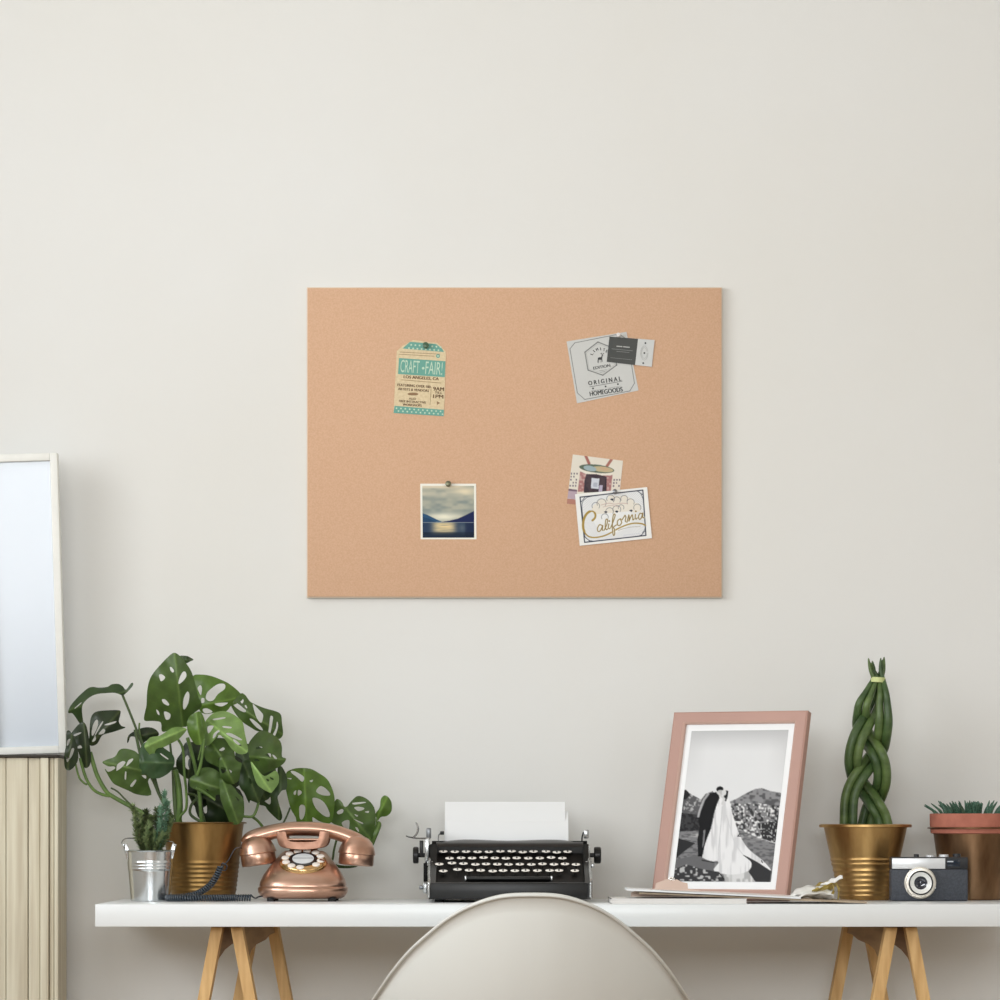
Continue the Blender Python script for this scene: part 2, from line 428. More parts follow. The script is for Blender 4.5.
# ---- small rasteriser for printed pictures
class Ras:
    def __init__(s, corners, nu, nv, ss=2):
        """corners TL,TR,BR,BL in picture coordinates"""
        s.c = [np.array(p, float) for p in corners]; s.nu, s.nv, s.ss = nu, nv, ss
        U, V = np.meshgrid((np.arange(nu*ss)+.5)/(nu*ss), (np.arange(nv*ss)+.5)/(nv*ss)); s.U, s.V = U, V
        TL, TR, BR, BL = s.c
        XY = (TL[None, None]*((1-U)*(1-V))[..., None]+TR*(U*(1-V))[..., None]+BR*(U*V)[..., None]+BL*((1-U)*V)[..., None])
        s.X, s.Y = XY[..., 0], XY[..., 1]; s.im = np.zeros(U.shape+(3,))
    def fill(s, rgb, mask=None, a=1):
        rgb = np.array(rgb, float)
        if mask is None: s.im[:] = rgb
        else:
            al = (mask*a)[..., None] if mask.dtype != bool else (mask.astype(float)*a)[..., None]
            s.im = s.im*(1-al)+rgb*al
    def inp(s, pts):
        ins = np.zeros(s.X.shape, bool); n = len(pts); j = n-1
        for i in range(n):
            xi, yi = pts[i]; xj, yj = pts[j]
            if yi != yj:
                cnd = ((yi > s.Y) != (yj > s.Y)) & (s.X < (xj-xi)*(s.Y-yi)/(yj-yi)+xi); ins ^= cnd
            j = i
        return ins
    def poly(s, pts, rgb, a=1): s.fill(rgb, s.inp(pts), a)
    def dist(s, pts):
        d = np.full(s.X.shape, 1e9)
        for (ax, ay), (bx, by) in zip(pts[:-1], pts[1:]):
            L = (bx-ax)**2+(by-ay)**2+1e-9; t = np.clip(((s.X-ax)*(bx-ax)+(s.Y-ay)*(by-ay))/L, 0, 1)
            d = np.minimum(d, np.hypot(s.X-ax-t*(bx-ax), s.Y-ay-t*(by-ay)))
        return d
    def line(s, pts, wd, rgb, a=1): s.fill(rgb, np.clip((wd/2-s.dist(pts))/(wd*.25)+.5, 0, 1), a)
    def noise(s, cell, seed=0, sy=None):
        rg = np.random.RandomState(seed); sy = sy or cell
        gx = s.X/cell; gy = s.Y/sy; gx = gx-gx.min(); gy = gy-gy.min()
        G = rg.rand(int(gy.max())+3, int(gx.max())+3); ix = gx.astype(int); iy = gy.astype(int); fx = gx-ix; fy = gy-iy
        fx = fx*fx*(3-2*fx); fy = fy*fy*(3-2*fy)
        return (G[iy, ix]*(1-fx)+G[iy, ix+1]*fx)*(1-fy)+(G[iy+1, ix]*(1-fx)+G[iy+1, ix+1]*fx)*fy
    def mesh(s, mb, m, pos):
        """pos(u,v)->Vector"""
        k = s.ss; A = s.im.reshape(s.nv, k, s.nu, k, 3).mean((1, 3)); A = np.clip(A, 0, 255)/255
        A = np.where(A <= .04045, A/12.92, ((A+.055)/1.055)**2.4)
        Us = np.linspace(0, 1, s.nu); Vs = np.linspace(0, 1, s.nv)
        base = len(mb.v); vs = [pos(u, v) for v in Vs for u in Us]
        fs = [(j*s.nu+i, j*s.nu+i+1, (j+1)*s.nu+i+1, (j+1)*s.nu+i) for j in range(s.nv-1) for i in range(s.nu-1)]
        mb.add(vs, fs, m)
        col = np.ones((len(mb.v), 4)); col[base:, :3] = A.reshape(-1, 3)
        mb.col = col
m_print = attr_mat('printed_picture', .6, spec=.12)
def quadpos(card, corners, lay):
    cs = [card.pt(p[0], p[1], lay) for p in corners]
    def f(u, v): return cs[0]*((1-u)*(1-v))+cs[1]*(u*(1-v))+cs[2]*(u*v)+cs[3]*((1-u)*v)
    return f
m_ppaper = mat('photo_paper', (240, 238, 226), .5)

# lake photograph
Z = (400, 470, 11.11); c = Card(Z, BY-.0008)
c.slab([(225, 152), (845, 152), (850, 770), (230, 770)], m_ppaper)
cor = [(248, 176), (822, 176), (825, 752), (252, 752)]
r = Ras(cor, 100, 100)
r.fill((176, 176, 160))
n1 = r.noise(150, 3, 60); n2 = r.noise(60, 5, 30)
r.fill((128, 140, 138), np.clip((n1*.6+n2*.5-.35)*2, 0, 1), .8)
r.fill((226, 214, 188), np.clip((r.noise(170, 8, 50)-.45)*3, 0, 1)*np.clip((350-r.Y)/150, 0, 1), .9)
r.fill((236, 222, 190), np.exp(-((r.X-720)/120)**2-((r.Y-240)/45)**2), .9)
r.fill((240, 236, 214), np.exp(-((r.X-490)/190)**2-((r.Y-520)/45)**2), .95)
r.poly([(248, 480), (300, 495), (400, 545), (470, 575), (248, 580)], (48, 84, 118)); r.poly([(248, 520), (330, 540), (400, 578), (248, 580)], (36, 62, 92), .6)
r.poly([(470, 575), (560, 560), (640, 540), (720, 505), (780, 475), (830, 450), (830, 580), (470, 580)], (34, 44, 84))
wm = r.Y > 578
r.fill((44, 62, 88), wm); r.fill((26, 36, 66), wm & (r.X > 720), .6)
r.fill((232, 210, 160), wm*np.exp(-((r.X-490)/130)**4-((r.Y-630)/75)**4)*(.75+.35*r.noise(80, 9, 8)), .95)
r.fill((120, 128, 128), wm*np.exp(-((r.X-690)/40)**2-((r.Y-640)/50)**2), .5)
r.fill((24, 34, 46), (wm & (r.Y > 690))*(.5+.5*r.noise(120, 4, 14)), .75)
r.line([(250, 582), (822, 582)], 6, (150, 160, 165), .8)
r.mesh(c, m_print, quadpos(c, cor, 1))
o = c.build('photo_print', None, None, c.pt(535, 460)); tag(o, 'small square photo of a lake and dark hills pinned on the board', 'photo')

# street postcard (partly hidden)
Z = (565, 450, 15.38); c = Card(Z, BY-.0008)
cor = [(120, 68), (892, 165), (815, 900), (28, 825)]
c.slab(cor, m_ppaper)
r = Ras(cor, 110, 104)
r.fill((232, 226, 208)); r.fill((240, 216, 196), np.clip(r.noise(260, 2)-.2, 0, 1), .6)
r.line([(318, 88), (372, 212)], 42, (170, 92, 80)); r.line([(712, 150), (642, 252)], 42, (176, 100, 84))
r.poly([(235, 330), (330, 370), (690, 395), (730, 380), (700, 660), (200, 640)], (176, 110, 108))
r.fill((214, 180, 170), r.inp([(235, 330), (330, 370), (690, 395), (730, 380), (700, 660), (200, 640)])*np.clip((r.noise(30, 6)-.5)*4, 0, 1), .8)
def ell(cx, cy, rx, ry, t):
    ct, st = math.cos(t), math.sin(t); x = (r.X-cx)*ct+(r.Y-cy)*st; y = -(r.X-cx)*st+(r.Y-cy)*ct
    return (x/rx)**2+(y/ry)**2 < 1
r.fill((240, 232, 214), ell(485, 330, 255, 56, .11)); r.fill((84, 104, 84), ell(488, 290, 268, 62, .11)); r.fill((196, 178, 130), ell(575, 298, 165, 42, .11)); r.fill((150, 178, 184), ell(385, 285, 100, 40, .2)); r.fill((206, 168, 124), ell(600, 290, 70, 26, .11))
r.poly([(330, 372), (480, 372), (640, 410), (635, 640), (290, 655), (300, 470)], (66, 50, 58)); r.fill((40, 32, 44), r.inp([(330, 372), (640, 410), (635, 640), (290, 655)])*np.clip((r.noise(40, 11)-.4)*4, 0, 1), .7)
r.poly([(410, 430), (530, 440), (515, 600), (398, 588)], (208, 216, 228)); r.poly([(440, 500), (500, 505), (495, 570), (430, 560)], (150, 160, 180), .6)
r.poly([(530, 540), (580, 540), (570, 640), (515, 640)], (180, 170, 200))
for x0, y0, s_ in ((95, 350, .6), (745, 445, .6)):
    for i in range(3):
        for j in range(5 if x0 < 300 else 3):
            if (i+j) % 4 != 3: r.poly([(x0+i*42-j*5, y0+j*46), (x0+i*42+20-j*5, y0+j*46+3), (x0+i*42+17-j*5, y0+j*46+30), (x0+i*42-3-j*5, y0+j*46+27)], (110, 96, 110))
r.poly([(40, 600), (190, 620), (180, 760), (30, 740)], (186, 160, 176)); r.poly([(45, 590), (190, 612), (188, 640), (42, 622)], (110, 84, 104)); r.poly([(30, 745), (170, 760), (170, 840), (20, 830)], (188, 120, 100))
r.im = r.im*.72+.28*(r.im.mean(-1, keepdims=True)*.6+np.array([205, 196, 190])*.4)
r.mesh(c, m_print, quadpos(c, cor, 1))
o = c.build('postcard', None, None, c.pt(460, 460)); tag(o, 'pink and cream street scene postcard tucked behind the white lettered card', 'postcard')

# California card
Z = (565, 480, 10.526); c = Card(Z, BY-.0024)
cor = [(105, 150), (865, 75), (915, 612), (155, 692)]
c.slab(cor, m_ppaper)
r = Ras(cor, 210, 150)
r.fill((240, 240, 236)); N = (52, 58, 72); G = (168, 142, 72)
inn = r.inp([(165, 185), (815, 110), (848, 580), (210, 650)])
r.fill((236, 237, 236), inn)
ang = np.arctan2(r.Y-420, r.X-500); r.fill((188, 190, 198), inn & (np.sin(ang*130) > .35) & (np.hypot(r.X-500, (r.Y-400)*1.3) > 200), .5)
r.line([(160, 182), (818, 108), (850, 582), (208, 655), (160, 182)], 11, N)
r.line(cr([(185, 330), (182, 250), (215, 200), (290, 172), (690, 125), (770, 125), (805, 165), (828, 250), (842, 480), (820, 545), (760, 590), (380, 632), (290, 640), (235, 620), (208, 570), (185, 330)], 5), 5, N)
for tri in ([(162, 184), (215, 178), (170, 235)], [(816, 110), (760, 117), (822, 160)], [(848, 580), (845, 530), (795, 588)], [(208, 653), (204, 590), (265, 645)]): r.line(tri+[tri[0]], 6, N)
# bush of scalloped blossoms behind the word
bush = [(280, 310), (300, 265), (335, 240), (345, 215), (400, 200), (445, 208), (455, 170), (500, 158), (545, 172), (590, 170), (640, 158), (665, 185), (710, 200), (735, 240), (780, 250), (800, 290), (790, 330), (740, 345), (680, 330), (600, 335), (520, 345), (440, 350), (340, 360)]
r.poly(bush, (232, 226, 214))
for cx, cy, rr in ((325, 275, 40), (385, 245, 48), (480, 200, 42), (545, 215, 38), (622, 198, 36), (690, 235, 38), (760, 290, 38), (545, 310, 42), (590, 290, 30), (470, 330, 40), (420, 390, 36)):
    r.line([(cx+rr*math.cos(a), cy+rr*.95*math.sin(a)) for a in np.linspace(2.6, 6.9, 14)], 5, (96, 98, 104), .9)
for cx, cy in ((495, 208), (430, 340), (545, 335), (695, 325)): r.poly([(cx-22, cy-4), (cx, cy-14), (cx+18, cy-6), (cx+4, cy+12)], N)
r.line(cr([(380, 265), (460, 245), (520, 255), (600, 245), (660, 250)], 5), 6, (196, 168, 160)); r.line(cr([(400, 285), (480, 270), (560, 280)], 5), 5, (196, 168, 160))
# lettering
def st(pts, wd=11, col=G):
    q = cr(pts, 6); r.line(q, wd+9, (240, 238, 224), .8); r.line(q, wd, col)
CC = cr([(290, 425), (315, 400), (320, 362), (298, 332), (262, 332), (225, 362), (198, 420), (192, 490), (208, 548), (245, 590), (310, 604), (390, 592), (460, 566), (550, 515), (640, 475), (720, 455), (800, 458), (845, 478)], 6)
r.line(CC, 14, G); r.line(CC[:16], 20, G); r.line(CC[24:48], 24, G)
B_ = (138, 116, 66)
for q in ([(395, 482), (365, 470), (342, 510), (350, 540), (375, 530), (398, 478), (394, 525), (412, 528)], [(412, 528), (440, 470), (448, 418), (430, 420), (424, 490), (436, 522), (452, 510)], [(462, 462), (456, 500), (468, 512), (482, 500)],
          [(482, 500), (510, 430), (528, 372), (512, 362), (500, 430), (500, 520), (508, 578), (522, 572), (520, 520), (512, 495), (545, 470)],
          [(580, 408), (554, 430), (552, 468), (575, 478), (596, 445), (582, 410), (600, 420)], [(600, 420), (622, 385), (632, 372), (640, 392), (634, 430), (650, 446)],
          [(652, 444), (668, 380), (672, 370), (676, 400), (672, 432), (690, 392), (706, 366), (712, 392), (714, 420), (728, 408)], [(740, 362), (738, 398), (748, 412), (760, 398)],
          [(812, 356), (788, 352), (772, 385), (782, 414), (802, 398), (818, 346), (816, 392), (834, 396)]):
    st(q, 10, B_)
r.fill(B_, np.hypot(r.X-466, r.Y-432) < 9); r.fill(B_, np.hypot(r.X-744, r.Y-330) < 9)
r.line(cr([(560, 530), (640, 505), (720, 492), (790, 490)], 5), 7, (190, 184, 176)); r.line(cr([(620, 580), (700, 570), (780, 562)], 5), 9, (214, 216, 222))
r.mesh(c, m_print, quadpos(c, cor, 1))
o = c.build('postcard', None, None, c.pt(510, 380)); tag(o, 'white postcard lettered California in gold script on the cork board', 'postcard')

# ---- push pins
def pin(px_, py_, r_, m, label, y=BY):
    M = rotm(P(px_, py_, y), (.05, -1, .12))
    mb = MB().lathe([(0, .0132), (r_*.72, .013), (r_, .0118), (r_*.95, .0095), (r_*.5, .008), (r_*.42, .005), (r_*.8, .0035), (r_*.8, .0022), (0, .002)], m, 20, M)
    mb.lathe([(.0005, .0035), (.0005, -.003), (0, -.004)], mat('pin_steel', (190, 190, 190), .25, 1), 8, M)
    tag(mb.build('push_pin', None, 40, P(px_, py_, y)), label, 'push pin')
pin(425.5, 346.5, .0062, mat('pin_green', (86, 120, 92), .25, trans=.3), 'green push pin holding the cream and teal tag')
pin(448, 484.8, .0058, mat('pin_olive', (122, 122, 100), .3, .6), 'olive grey push pin holding the lake photo')
pin(618, 336, .0042, mat('pin_clear', (245, 245, 245), .1, .4), 'tiny bright silver pin through the charcoal business card', BY-.0016)
pin(614.5, 492.5, .0048, mat('pin_grey', (140, 142, 146), .25, .7), 'grey push pin above the gold script postcard', BY-.0018)

# ------------------------------------------------------------------ picture frame with the wedding photograph
m_rose = mat('rose_frame_paint', (186, 147, 134), .5, scale=6, stretch=(1, 1, .2), var=.06)
m_rose2 = mat('rose_frame_lip', (200, 166, 152), .45)
m_mat = mat('white_mount', (244, 246, 247), .7)
# frame plane: bottom edge on desk; corners from lean + yaw
lam = R(16.2); yaw = R(27.5)
FH = .360; FW = (786.8-655.3)/S(-.30)/math.cos(yaw)
ux = Vector((math.cos(yaw), -math.sin(yaw), 0)); nf = Vector((-math.sin(yaw), -math.cos(yaw), 0))
vz = (Vector((0, 0, 1))*math.cos(lam)-nf*math.sin(lam)).normalized(); nn = ux.cross(vz)
if nn.y > 0: nn = -nn
BLp = P(654.6, 899, -.225); BLp.z = ZT+.001
fw_, fh_ = FW, (P(0, 714.6, -.19).z-ZT)/math.cos(lam)
def FP(u, v, d=0): return BLp+ux*(u*fw_)+vz*(v*fh_)+nn*d
fr = thing('picture_frame', 'rose pink picture frame with a black and white wedding photo leaning back on the desk', 'picture frame', tuple(FP(.5, 0)))
U0, U1, V0, V1 = .092, .910, .050, .938
def ring(mb, o, i, d0o, d0i, m):
    """moulding between outer rect o and inner rect i (u0,u1,v0,v1) at depth offsets"""
    O = [FP(o[0], o[2], d0o), FP(o[1], o[2], d0o), FP(o[1], o[3], d0o), FP(o[0], o[3], d0o)]
    I = [FP(i[0], i[2], d0i), FP(i[1], i[2], d0i), FP(i[1], i[3], d0i), FP(i[0], i[3], d0i)]
    mb.add(O+I, [(k, (k+1) % 4, 4+(k+1) % 4, 4+k) for k in range(4)], m)
mb = MB(); full = (0, 1, 0, 1); e1 = (.012, .988, .008, .992); e2 = (U0-.012, U1+.012, V0-.008, V1+.008); e3 = (U0, U1, V0, V1)
ring(mb, full, full, -.0, .016, m_rose); ring(mb, full, e1, .016, .018, m_rose); ring(mb, e1, e2, .018, .017, m_rose); ring(mb, e2, e3, .017, .0145, m_rose2); ring(mb, e3, e3, .0145, .008, m_rose2)
mb.add([FP(0, 0), FP(1, 0), FP(1, 1), FP(0, 1)], [(0, 1, 2, 3)], m_rose2)
mb.build('frame_moulding', fr, 30)
MB().prism([FP(U0-.005, V0-.005, .008), FP(U1+.005, V0-.005, .008), FP(U1+.005, V1+.005, .008), FP(U0-.005, V1+.005, .008)], -nn*.002, m_mat).build('mount', fr)
# easel strut
ea = FP(.5, .62, -.001); eb = FP(.5, 0, 0)-nf*.115; eb.z = ZT+.001
side = ux*.022
MB().prism([ea-side*.6, ea+side*.6, eb+side, eb-side], -nf*.003, m_rose).build('easel_leg', fr)
# photograph, traced in (full picture) pixels
K = 7.14
def q(x, y): return (660+x/K, 770+y/K)
cor = [(691.4, 730.4), (788.4, 729.6), (772, 881), (674.4, 881)]
r = Ras(cor, 140, 216)
r.fill((224, 225, 226))
r.fill((176, 177, 178), np.clip((752-r.Y)/26, 0, 1)**1.3*.85+0*r.X); r.fill((190, 191, 192), np.clip((abs(r.X-740+(r.Y-730)*.11)-30)/26, 0, 1)*np.clip((790-r.Y)/40, 0, 1), .5)
fol = r.noise(2.6, 21)*.6+r.noise(1.3, 22)*.5
left = [q(150, 150), q(190, 140), q(215, 165), q(260, 190), q(300, 210), q(330, 170), q(380, 150), q(400, 170), q(400, 420), q(90, 800), q(100, 430)]
r.poly(left, (90, 90, 92)); mk = r.inp(left); r.fill((206, 206, 206), mk*np.clip((fol-.55)*4, 0, 1)*np.clip((q(0, 320)[1]-r.Y)/6, 0, 1), .8); r.poly([q(150, 150), q(190, 140), q(220, 175), q(190, 210), q(160, 215)], (40, 40, 42))
r.poly([q(130, 300), q(290, 320), q(300, 430), q(120, 450)], (62, 62, 64)); r.fill((30, 30, 32), r.inp([q(130, 300), q(290, 320), q(300, 430), q(120, 450)])*np.clip((fol-.5)*5, 0, 1), .7)
hill = [q(480, 235), q(550, 205), q(610, 170), q(680, 135), q(730, 128), q(790, 150), q(880, 165), q(880, 420), q(480, 420)]
r.poly(hill, (140, 140, 142)); mk = r.inp(hill); r.fill((76, 76, 78), mk*np.clip((r.noise(3.2, 31, 2)-.45)*3.5, 0, 1), .8)
shr = [q(500, 240), q(700, 235), q(880, 260), q(880, 520), q(700, 480), q(520, 390)]
r.poly(shr, (128, 128, 130)); mk = r.inp(shr); r.fill((235, 235, 235), mk*np.clip((r.noise(1.7, 41)-.52)*6, 0, 1), .9); r.fill((36, 36, 38), mk*np.clip((r.noise(2.2, 42)-.55)*6, 0, 1), .8)
r.poly([q(700, 380), q(850, 360), q(850, 520), q(740, 490)], (48, 48, 50)); r.fill((190, 190, 190), r.inp([q(700, 380), q(850, 360), q(850, 520), q(740, 490)])*np.clip((r.noise(1.3, 43)-.66)*8, 0, 1), .9)
gnd = [q(90, 440), q(300, 430), q(540, 400), q(700, 480), q(860, 530), q(830, 830), q(80, 830)]
r.poly(gnd, (128, 128, 130)); mk = r.inp(gnd); r.fill((88, 88, 90), mk*np.clip((r.noise(3, 51, 1.2)-.45)*4, 0, 1), .8); r.fill((186, 186, 186), mk*np.clip((r.noise(4, 52, 1)-.6)*5, 0, 1)*np.clip((q(0, 520)[1]-r.Y)/8, 0, 1), .8)
r.poly([q(120, 480), q(260, 520), q(180, 580), q(110, 640)], (46, 46, 48))
r.poly([q(110, 640), q(280, 600), q(400, 650), q(400, 800), q(90, 800)], (104, 104, 106))
path = [q(460, 730), q(640, 700), q(700, 800), q(480, 800)]; r.poly(path, (176, 176, 176)); r.fill((226, 226, 226), r.inp(path)*np.clip((r.noise(2, 61, 6)-.5)*5, 0, 1), .8)
fl = [q(95, 710), q(200, 670), q(300, 700), q(420, 720), q(470, 770), q(470, 800), q(90, 800)]; r.poly(fl, (58, 58, 60)); r.fill((200, 200, 200), r.inp(fl)*np.clip((r.noise(2.6, 62, 1.8)-.6)*7, 0, 1), .9)
# dark cloth on the right, then the gown with its train
r.poly([q(590, 590), q(720, 640), q(800, 710), q(790, 795), q(690, 790), q(640, 720), q(660, 660)], (54, 54, 56))
gown = cr([q(430, 180), q(480, 190), q(505, 230), q(520, 300), q(545, 380), q(580, 470), q(640, 560), q(740, 640), q(800, 712), q(700, 650), q(595, 598), q(660, 655), q(635, 715), q(520, 740), q(395, 715), q(430, 650), q(370, 645), q(302, 605), q(340, 500), q(380, 380), q(400, 280)], 4, True)
r.poly([tuple(p) for p in gown], (232, 232, 233)); mk = r.inp([tuple(p) for p in gown])
r.fill((196, 196, 198), mk*np.clip((r.noise(1.6, 71, 14)-.5)*3, 0, 1), .7)
r.line([q(450, 260), q(440, 420), q(425, 560), q(425, 650)], .9, (200, 200, 202)); r.line([q(480, 320), q(540, 520), q(600, 600)], .8, (205, 205, 207))
# groom
r.poly([q(320, 190), q(350, 165), q(420, 155), q(430, 200), q(410, 250), q(385, 330), q(370, 420), q(345, 480), q(325, 545), q(315, 600), q(282, 605), q(275, 500), q(290, 400), q(280, 340), q(300, 260)], (28, 28, 30))
r.poly([q(318, 430), q(332, 420), q(325, 520), q(310, 560)], (120, 120, 122))
r.line([q(350, 170), q(320, 210), q(290, 290), q(280, 330)], 2.2, (200, 200, 202), .8)
# heads, arms, hair
r.fill((26, 26, 28), np.hypot((r.X-q(433, 0)[0])/3.6, (r.Y-q(0, 138)[1])/3.0) < 1)
r.fill((186, 186, 186), np.hypot((r.X-q(436, 0)[0])/3.2, (r.Y-q(0, 160)[1])/2.6) < 1)
r.poly([q(470, 130), q(492, 150), q(490, 180), q(478, 222), q(460, 218), q(462, 180)], (34, 34, 36)); r.fill((214, 214, 214), np.hypot((r.X-q(462, 0)[0])/2.2, (r.Y-q(0, 160)[1])/3.0) < 1)
r.line([q(415, 160), q(440, 185), q(465, 205), q(450, 240)], 2.0, (206, 206, 206)); r.line([q(462, 135), q(490, 142)], 1.8, (222, 222, 222))
r.poly([q(282, 600), q(312, 602), q(312, 615), q(280, 612)], (14, 14, 16))
r.line([q(575, 452), q(562, 470), q(580, 470)], .9, (30, 30, 30)); r.line([q(730, 640), q(738, 655)], .9, (20, 20, 20)); r.line([q(310, 640), q(395, 655)], 1.0, (40, 40, 40))
r.line([q(400, 720), q(430, 725), q(465, 770)], .9, (30, 30, 30))
pu0, pu1, pv0, pv1 = .137, .860, .094, .904
mb = MB(); r.mesh(mb, m_print, lambda u, v: FP(pu0+(pu1-pu0)*u, pv1+(pv0-pv1)*v, .0084)); mb.build('photo', fr)

# ------------------------------------------------------------------ papers, magazine, clipboard, ribbon
m_paper = mat('white_paper', (236, 238, 239), .7); m_mag = mat('magazine_cover', (230, 228, 224), .4); m_pages = mat('magazine_pages', (234, 230, 226), .8, scale=3, stretch=(1, 1, 900), var=.25)
m_cb = mat('clipboard_board', (178, 160, 138), .6, scale=40, rgb2=(158, 140, 118)); m_clip = mat('clip_metal', (190, 168, 154), .42, .5, scale=8, var=.1)
y0 = -.575
xa = P(611, 0, y0).x; xb = P(747, 0, y0).x
mg = thing('magazine', 'thick white magazine lying under the left end of the clipboard', 'magazine', ((xa+xb)/2, -.5, ZT))
MB().box((xa+.0012, y0+.0004, ZT+.0012), (xb-.001, -.36, ZT+.0085), m_pages).build('pages', mg)
mb = MB().box((xa, y0, ZT+.0003), (xb, -.355, ZT+.0012), m_mag).box((xa, y0, ZT+.0085), (xb, -.355, ZT+.0097), m_mag).box((xa, y0, ZT+.0003), (xa+.0012, -.355, ZT+.0097), m_mag); mb.build('cover', mg)
# clipboard rests on the magazine at left and on the desk at right
xl = P(628, 0, -.55).x; xr = P(866, 0, -.55).x; za = ZT+.0100; zb_ = ZT+.0006
sl = math.atan2(zb_-za, (xr-(xb)))  # slopes down right of the magazine edge
sl = math.atan2(zb_-za, xr-xb)
def CB(x): return zb_+(xr-x)*(za-zb_)/(xr-xb)      # underside height
cb = thing('clipboard', 'brown clipboard with a rose metal clip resting on the magazine', 'clipboard', ((xl+xr)/2, -.46, ZT))
def sheet(mb, x0, x1, ya, yb, th, lift, m, wave=0, n=14):
    top = []
    for i in range(n+1):
        t = i/n; x = x0+(x1-x0)*t; z = CB(x)+lift+wave*math.sin(t*math.pi)*.5+wave*(1-t)**3
        for y, dz in ((ya, 0), (yb, 0), (yb, th), (ya, th)): top.append((x, y, z+dz))
    fs = []
    for i in range(n):
        a = i*4; b = a+4
        for k in range(4): fs.append((a+k, a+(k+1) % 4, b+(k+1) % 4, b+k))
    fs += [(0, 1, 2, 3), (n*4+3, n*4+2, n*4+1, n*4)]
    mb.add(top, fs, m); return mb
sheet(MB(), xl+.02, xr, -.565, -.37, .003, 0, m_cb).build('board', cb)
# clip: rolled base, raised plate with ring
yc = -.50
prof = [(631, 892.6), (636, 890.6), (644, 889.4), (655, 888.6), (656, 883.2), (661, 881.4), (667, 879), (671.5, 880.6), (677, 879.4), (682, 882), (687.5, 883.2), (688, 888.6), (698, 890.2), (708, 892), (716, 894.2), (716, 896.5), (631, 896.5)]
mb = MB(); rings = []
for k, (dy, sc) in enumerate(((0, 1), (.008, 1.0), (.016, .96), (.022, .85), (.026, .6))):
    rings.append([P(673+(p[0]-673)*(1-.02*k), 896.5-(896.5-p[1])*sc, yc)+Vector((0, dy, 0)) for p in prof])
mb.loft(rings, m_clip); 
mb.build('clip', cb, 35)
cc_ = P(671.5, 879.4, yc+.004); mb = MB()
mb.tube([cc_+Vector((math.cos(a)*.0052, 0, math.sin(a)*.0036)) for a in np.linspace(0, 2*math.pi, 25)], .0012, mat('ring_steel', (230, 228, 224), .2, 1), 8); mb.tube([cc_+Vector((-.003, 0, 0)), cc_+Vector((.003, 0, 0))], .0024, mat('ring_steel', (230, 228, 224), .2, 1), 8)
mb.build('hanging_ring', cb, 60)
mb = sheet(MB(), P(627, 0, -.55).x, P(800, 0, -.55).x, -.572, -.39, .0034, .0034, m_paper, .0018)
o = mb.build('paper_stack', None, None, (P(715, 0, -.5).x, -.48, ZT+.012)); tag(o, 'thin stack of white paper held on the brown clipboard', 'paper')
mb = sheet(MB(), P(660, 0, -.55).x, P(790, 0, -.55).x, -.574, -.43, .0005, .0072, mat('blush_paper', (236, 222, 216), .7), .0016)
o = mb.build('paper_sheet', None, None, (P(715, 0, -.5).x, -.48, ZT+.014)); tag(o, 'blush tinted sheet on top of the white clipboard paper', 'paper')

# ribbon
m_rw = mat('ribbon_white', (248, 248, 244), .4, scale=60, var=.06); m_rg = mat('ribbon_gold', (206, 184, 104), .35, .45, scale=50, rgb2=(150, 126, 50), bump=.2)
rb = thing('ribbon', 'crumpled white and gold ribbon lying between the frame and the brass pot', 'ribbon', (P(815, 0, -.45).x, -.45, ZT))
def band(pts, wd, m, name, thick=.0012, tw=0):
    q_ = cr([P(*p) for p in pts], 6); vs = []; fs = []; n = len(q_)
    for i, p in enumerate(q_):
        p = Vector(p); a = tw*i/n; d = Vector((0, math.cos(a), math.sin(a)))*wd*math.sin(math.pi*(.12+.82*i/n))
        p.z = max(p.z, ZT+.0062+abs(d.z)*.9)
        for k, s_ in enumerate((-1, -.4, .4, 1)): vs.append(p+d*s_+Vector((0, 0, .0015*math.sin(k*2.1+i*.9))))
    for i in range(n-1):
        for k in range(3): fs.append((i*4+k, i*4+k+1, i*4+k+5, i*4+k+4))
    o = MB().add(vs, fs, m).build(name, rb, 80)
    md = o.modifiers.new('thickness', 'SOLIDIFY'); md.thickness = thick
    return o
band([(788, 899, -.47), (793, 894, -.46), (802, 890.5, -.45), (814, 890.8, -.44), (826, 892, -.44), (834, 895.5, -.45)], .02, m_rw, 'white_loop', .0016, .9)
band([(792, 900, -.5), (802, 896.8, -.5), (815, 896, -.49), (826, 896.8, -.48), (834, 899, -.48)], .018, m_rw, 'white_loop', .0016, -.6)
band([(808, 892, -.43), (816, 888.5, -.43), (824, 886.5, -.42), (834, 884, -.42)], .014, m_rg, 'gold_loop', .0012, 1.2)
band([(812, 891, -.45), (821, 889.5, -.44), (830, 887, -.44), (836, 884.5, -.42)], .012, m_rg, 'gold_loop', .0012, -1)
band([(836, 883, -.44), (839, 889, -.45), (838.5, 895, -.46), (837.5, 900, -.46)], .009, m_rg, 'gold_loop', .0014, 2)
band([(833, 885, -.45), (834, 891, -.46), (832, 896, -.47), (834, 900, -.47)], .008, m_rg, 'gold_loop', .0014, 1)
band([(820.5, 884.6, -.45), (828, 882, -.45), (835, 879.5, -.45), (842.5, 876.6, -.45)], .006, m_rw, 'tail', .0016, 1.2)

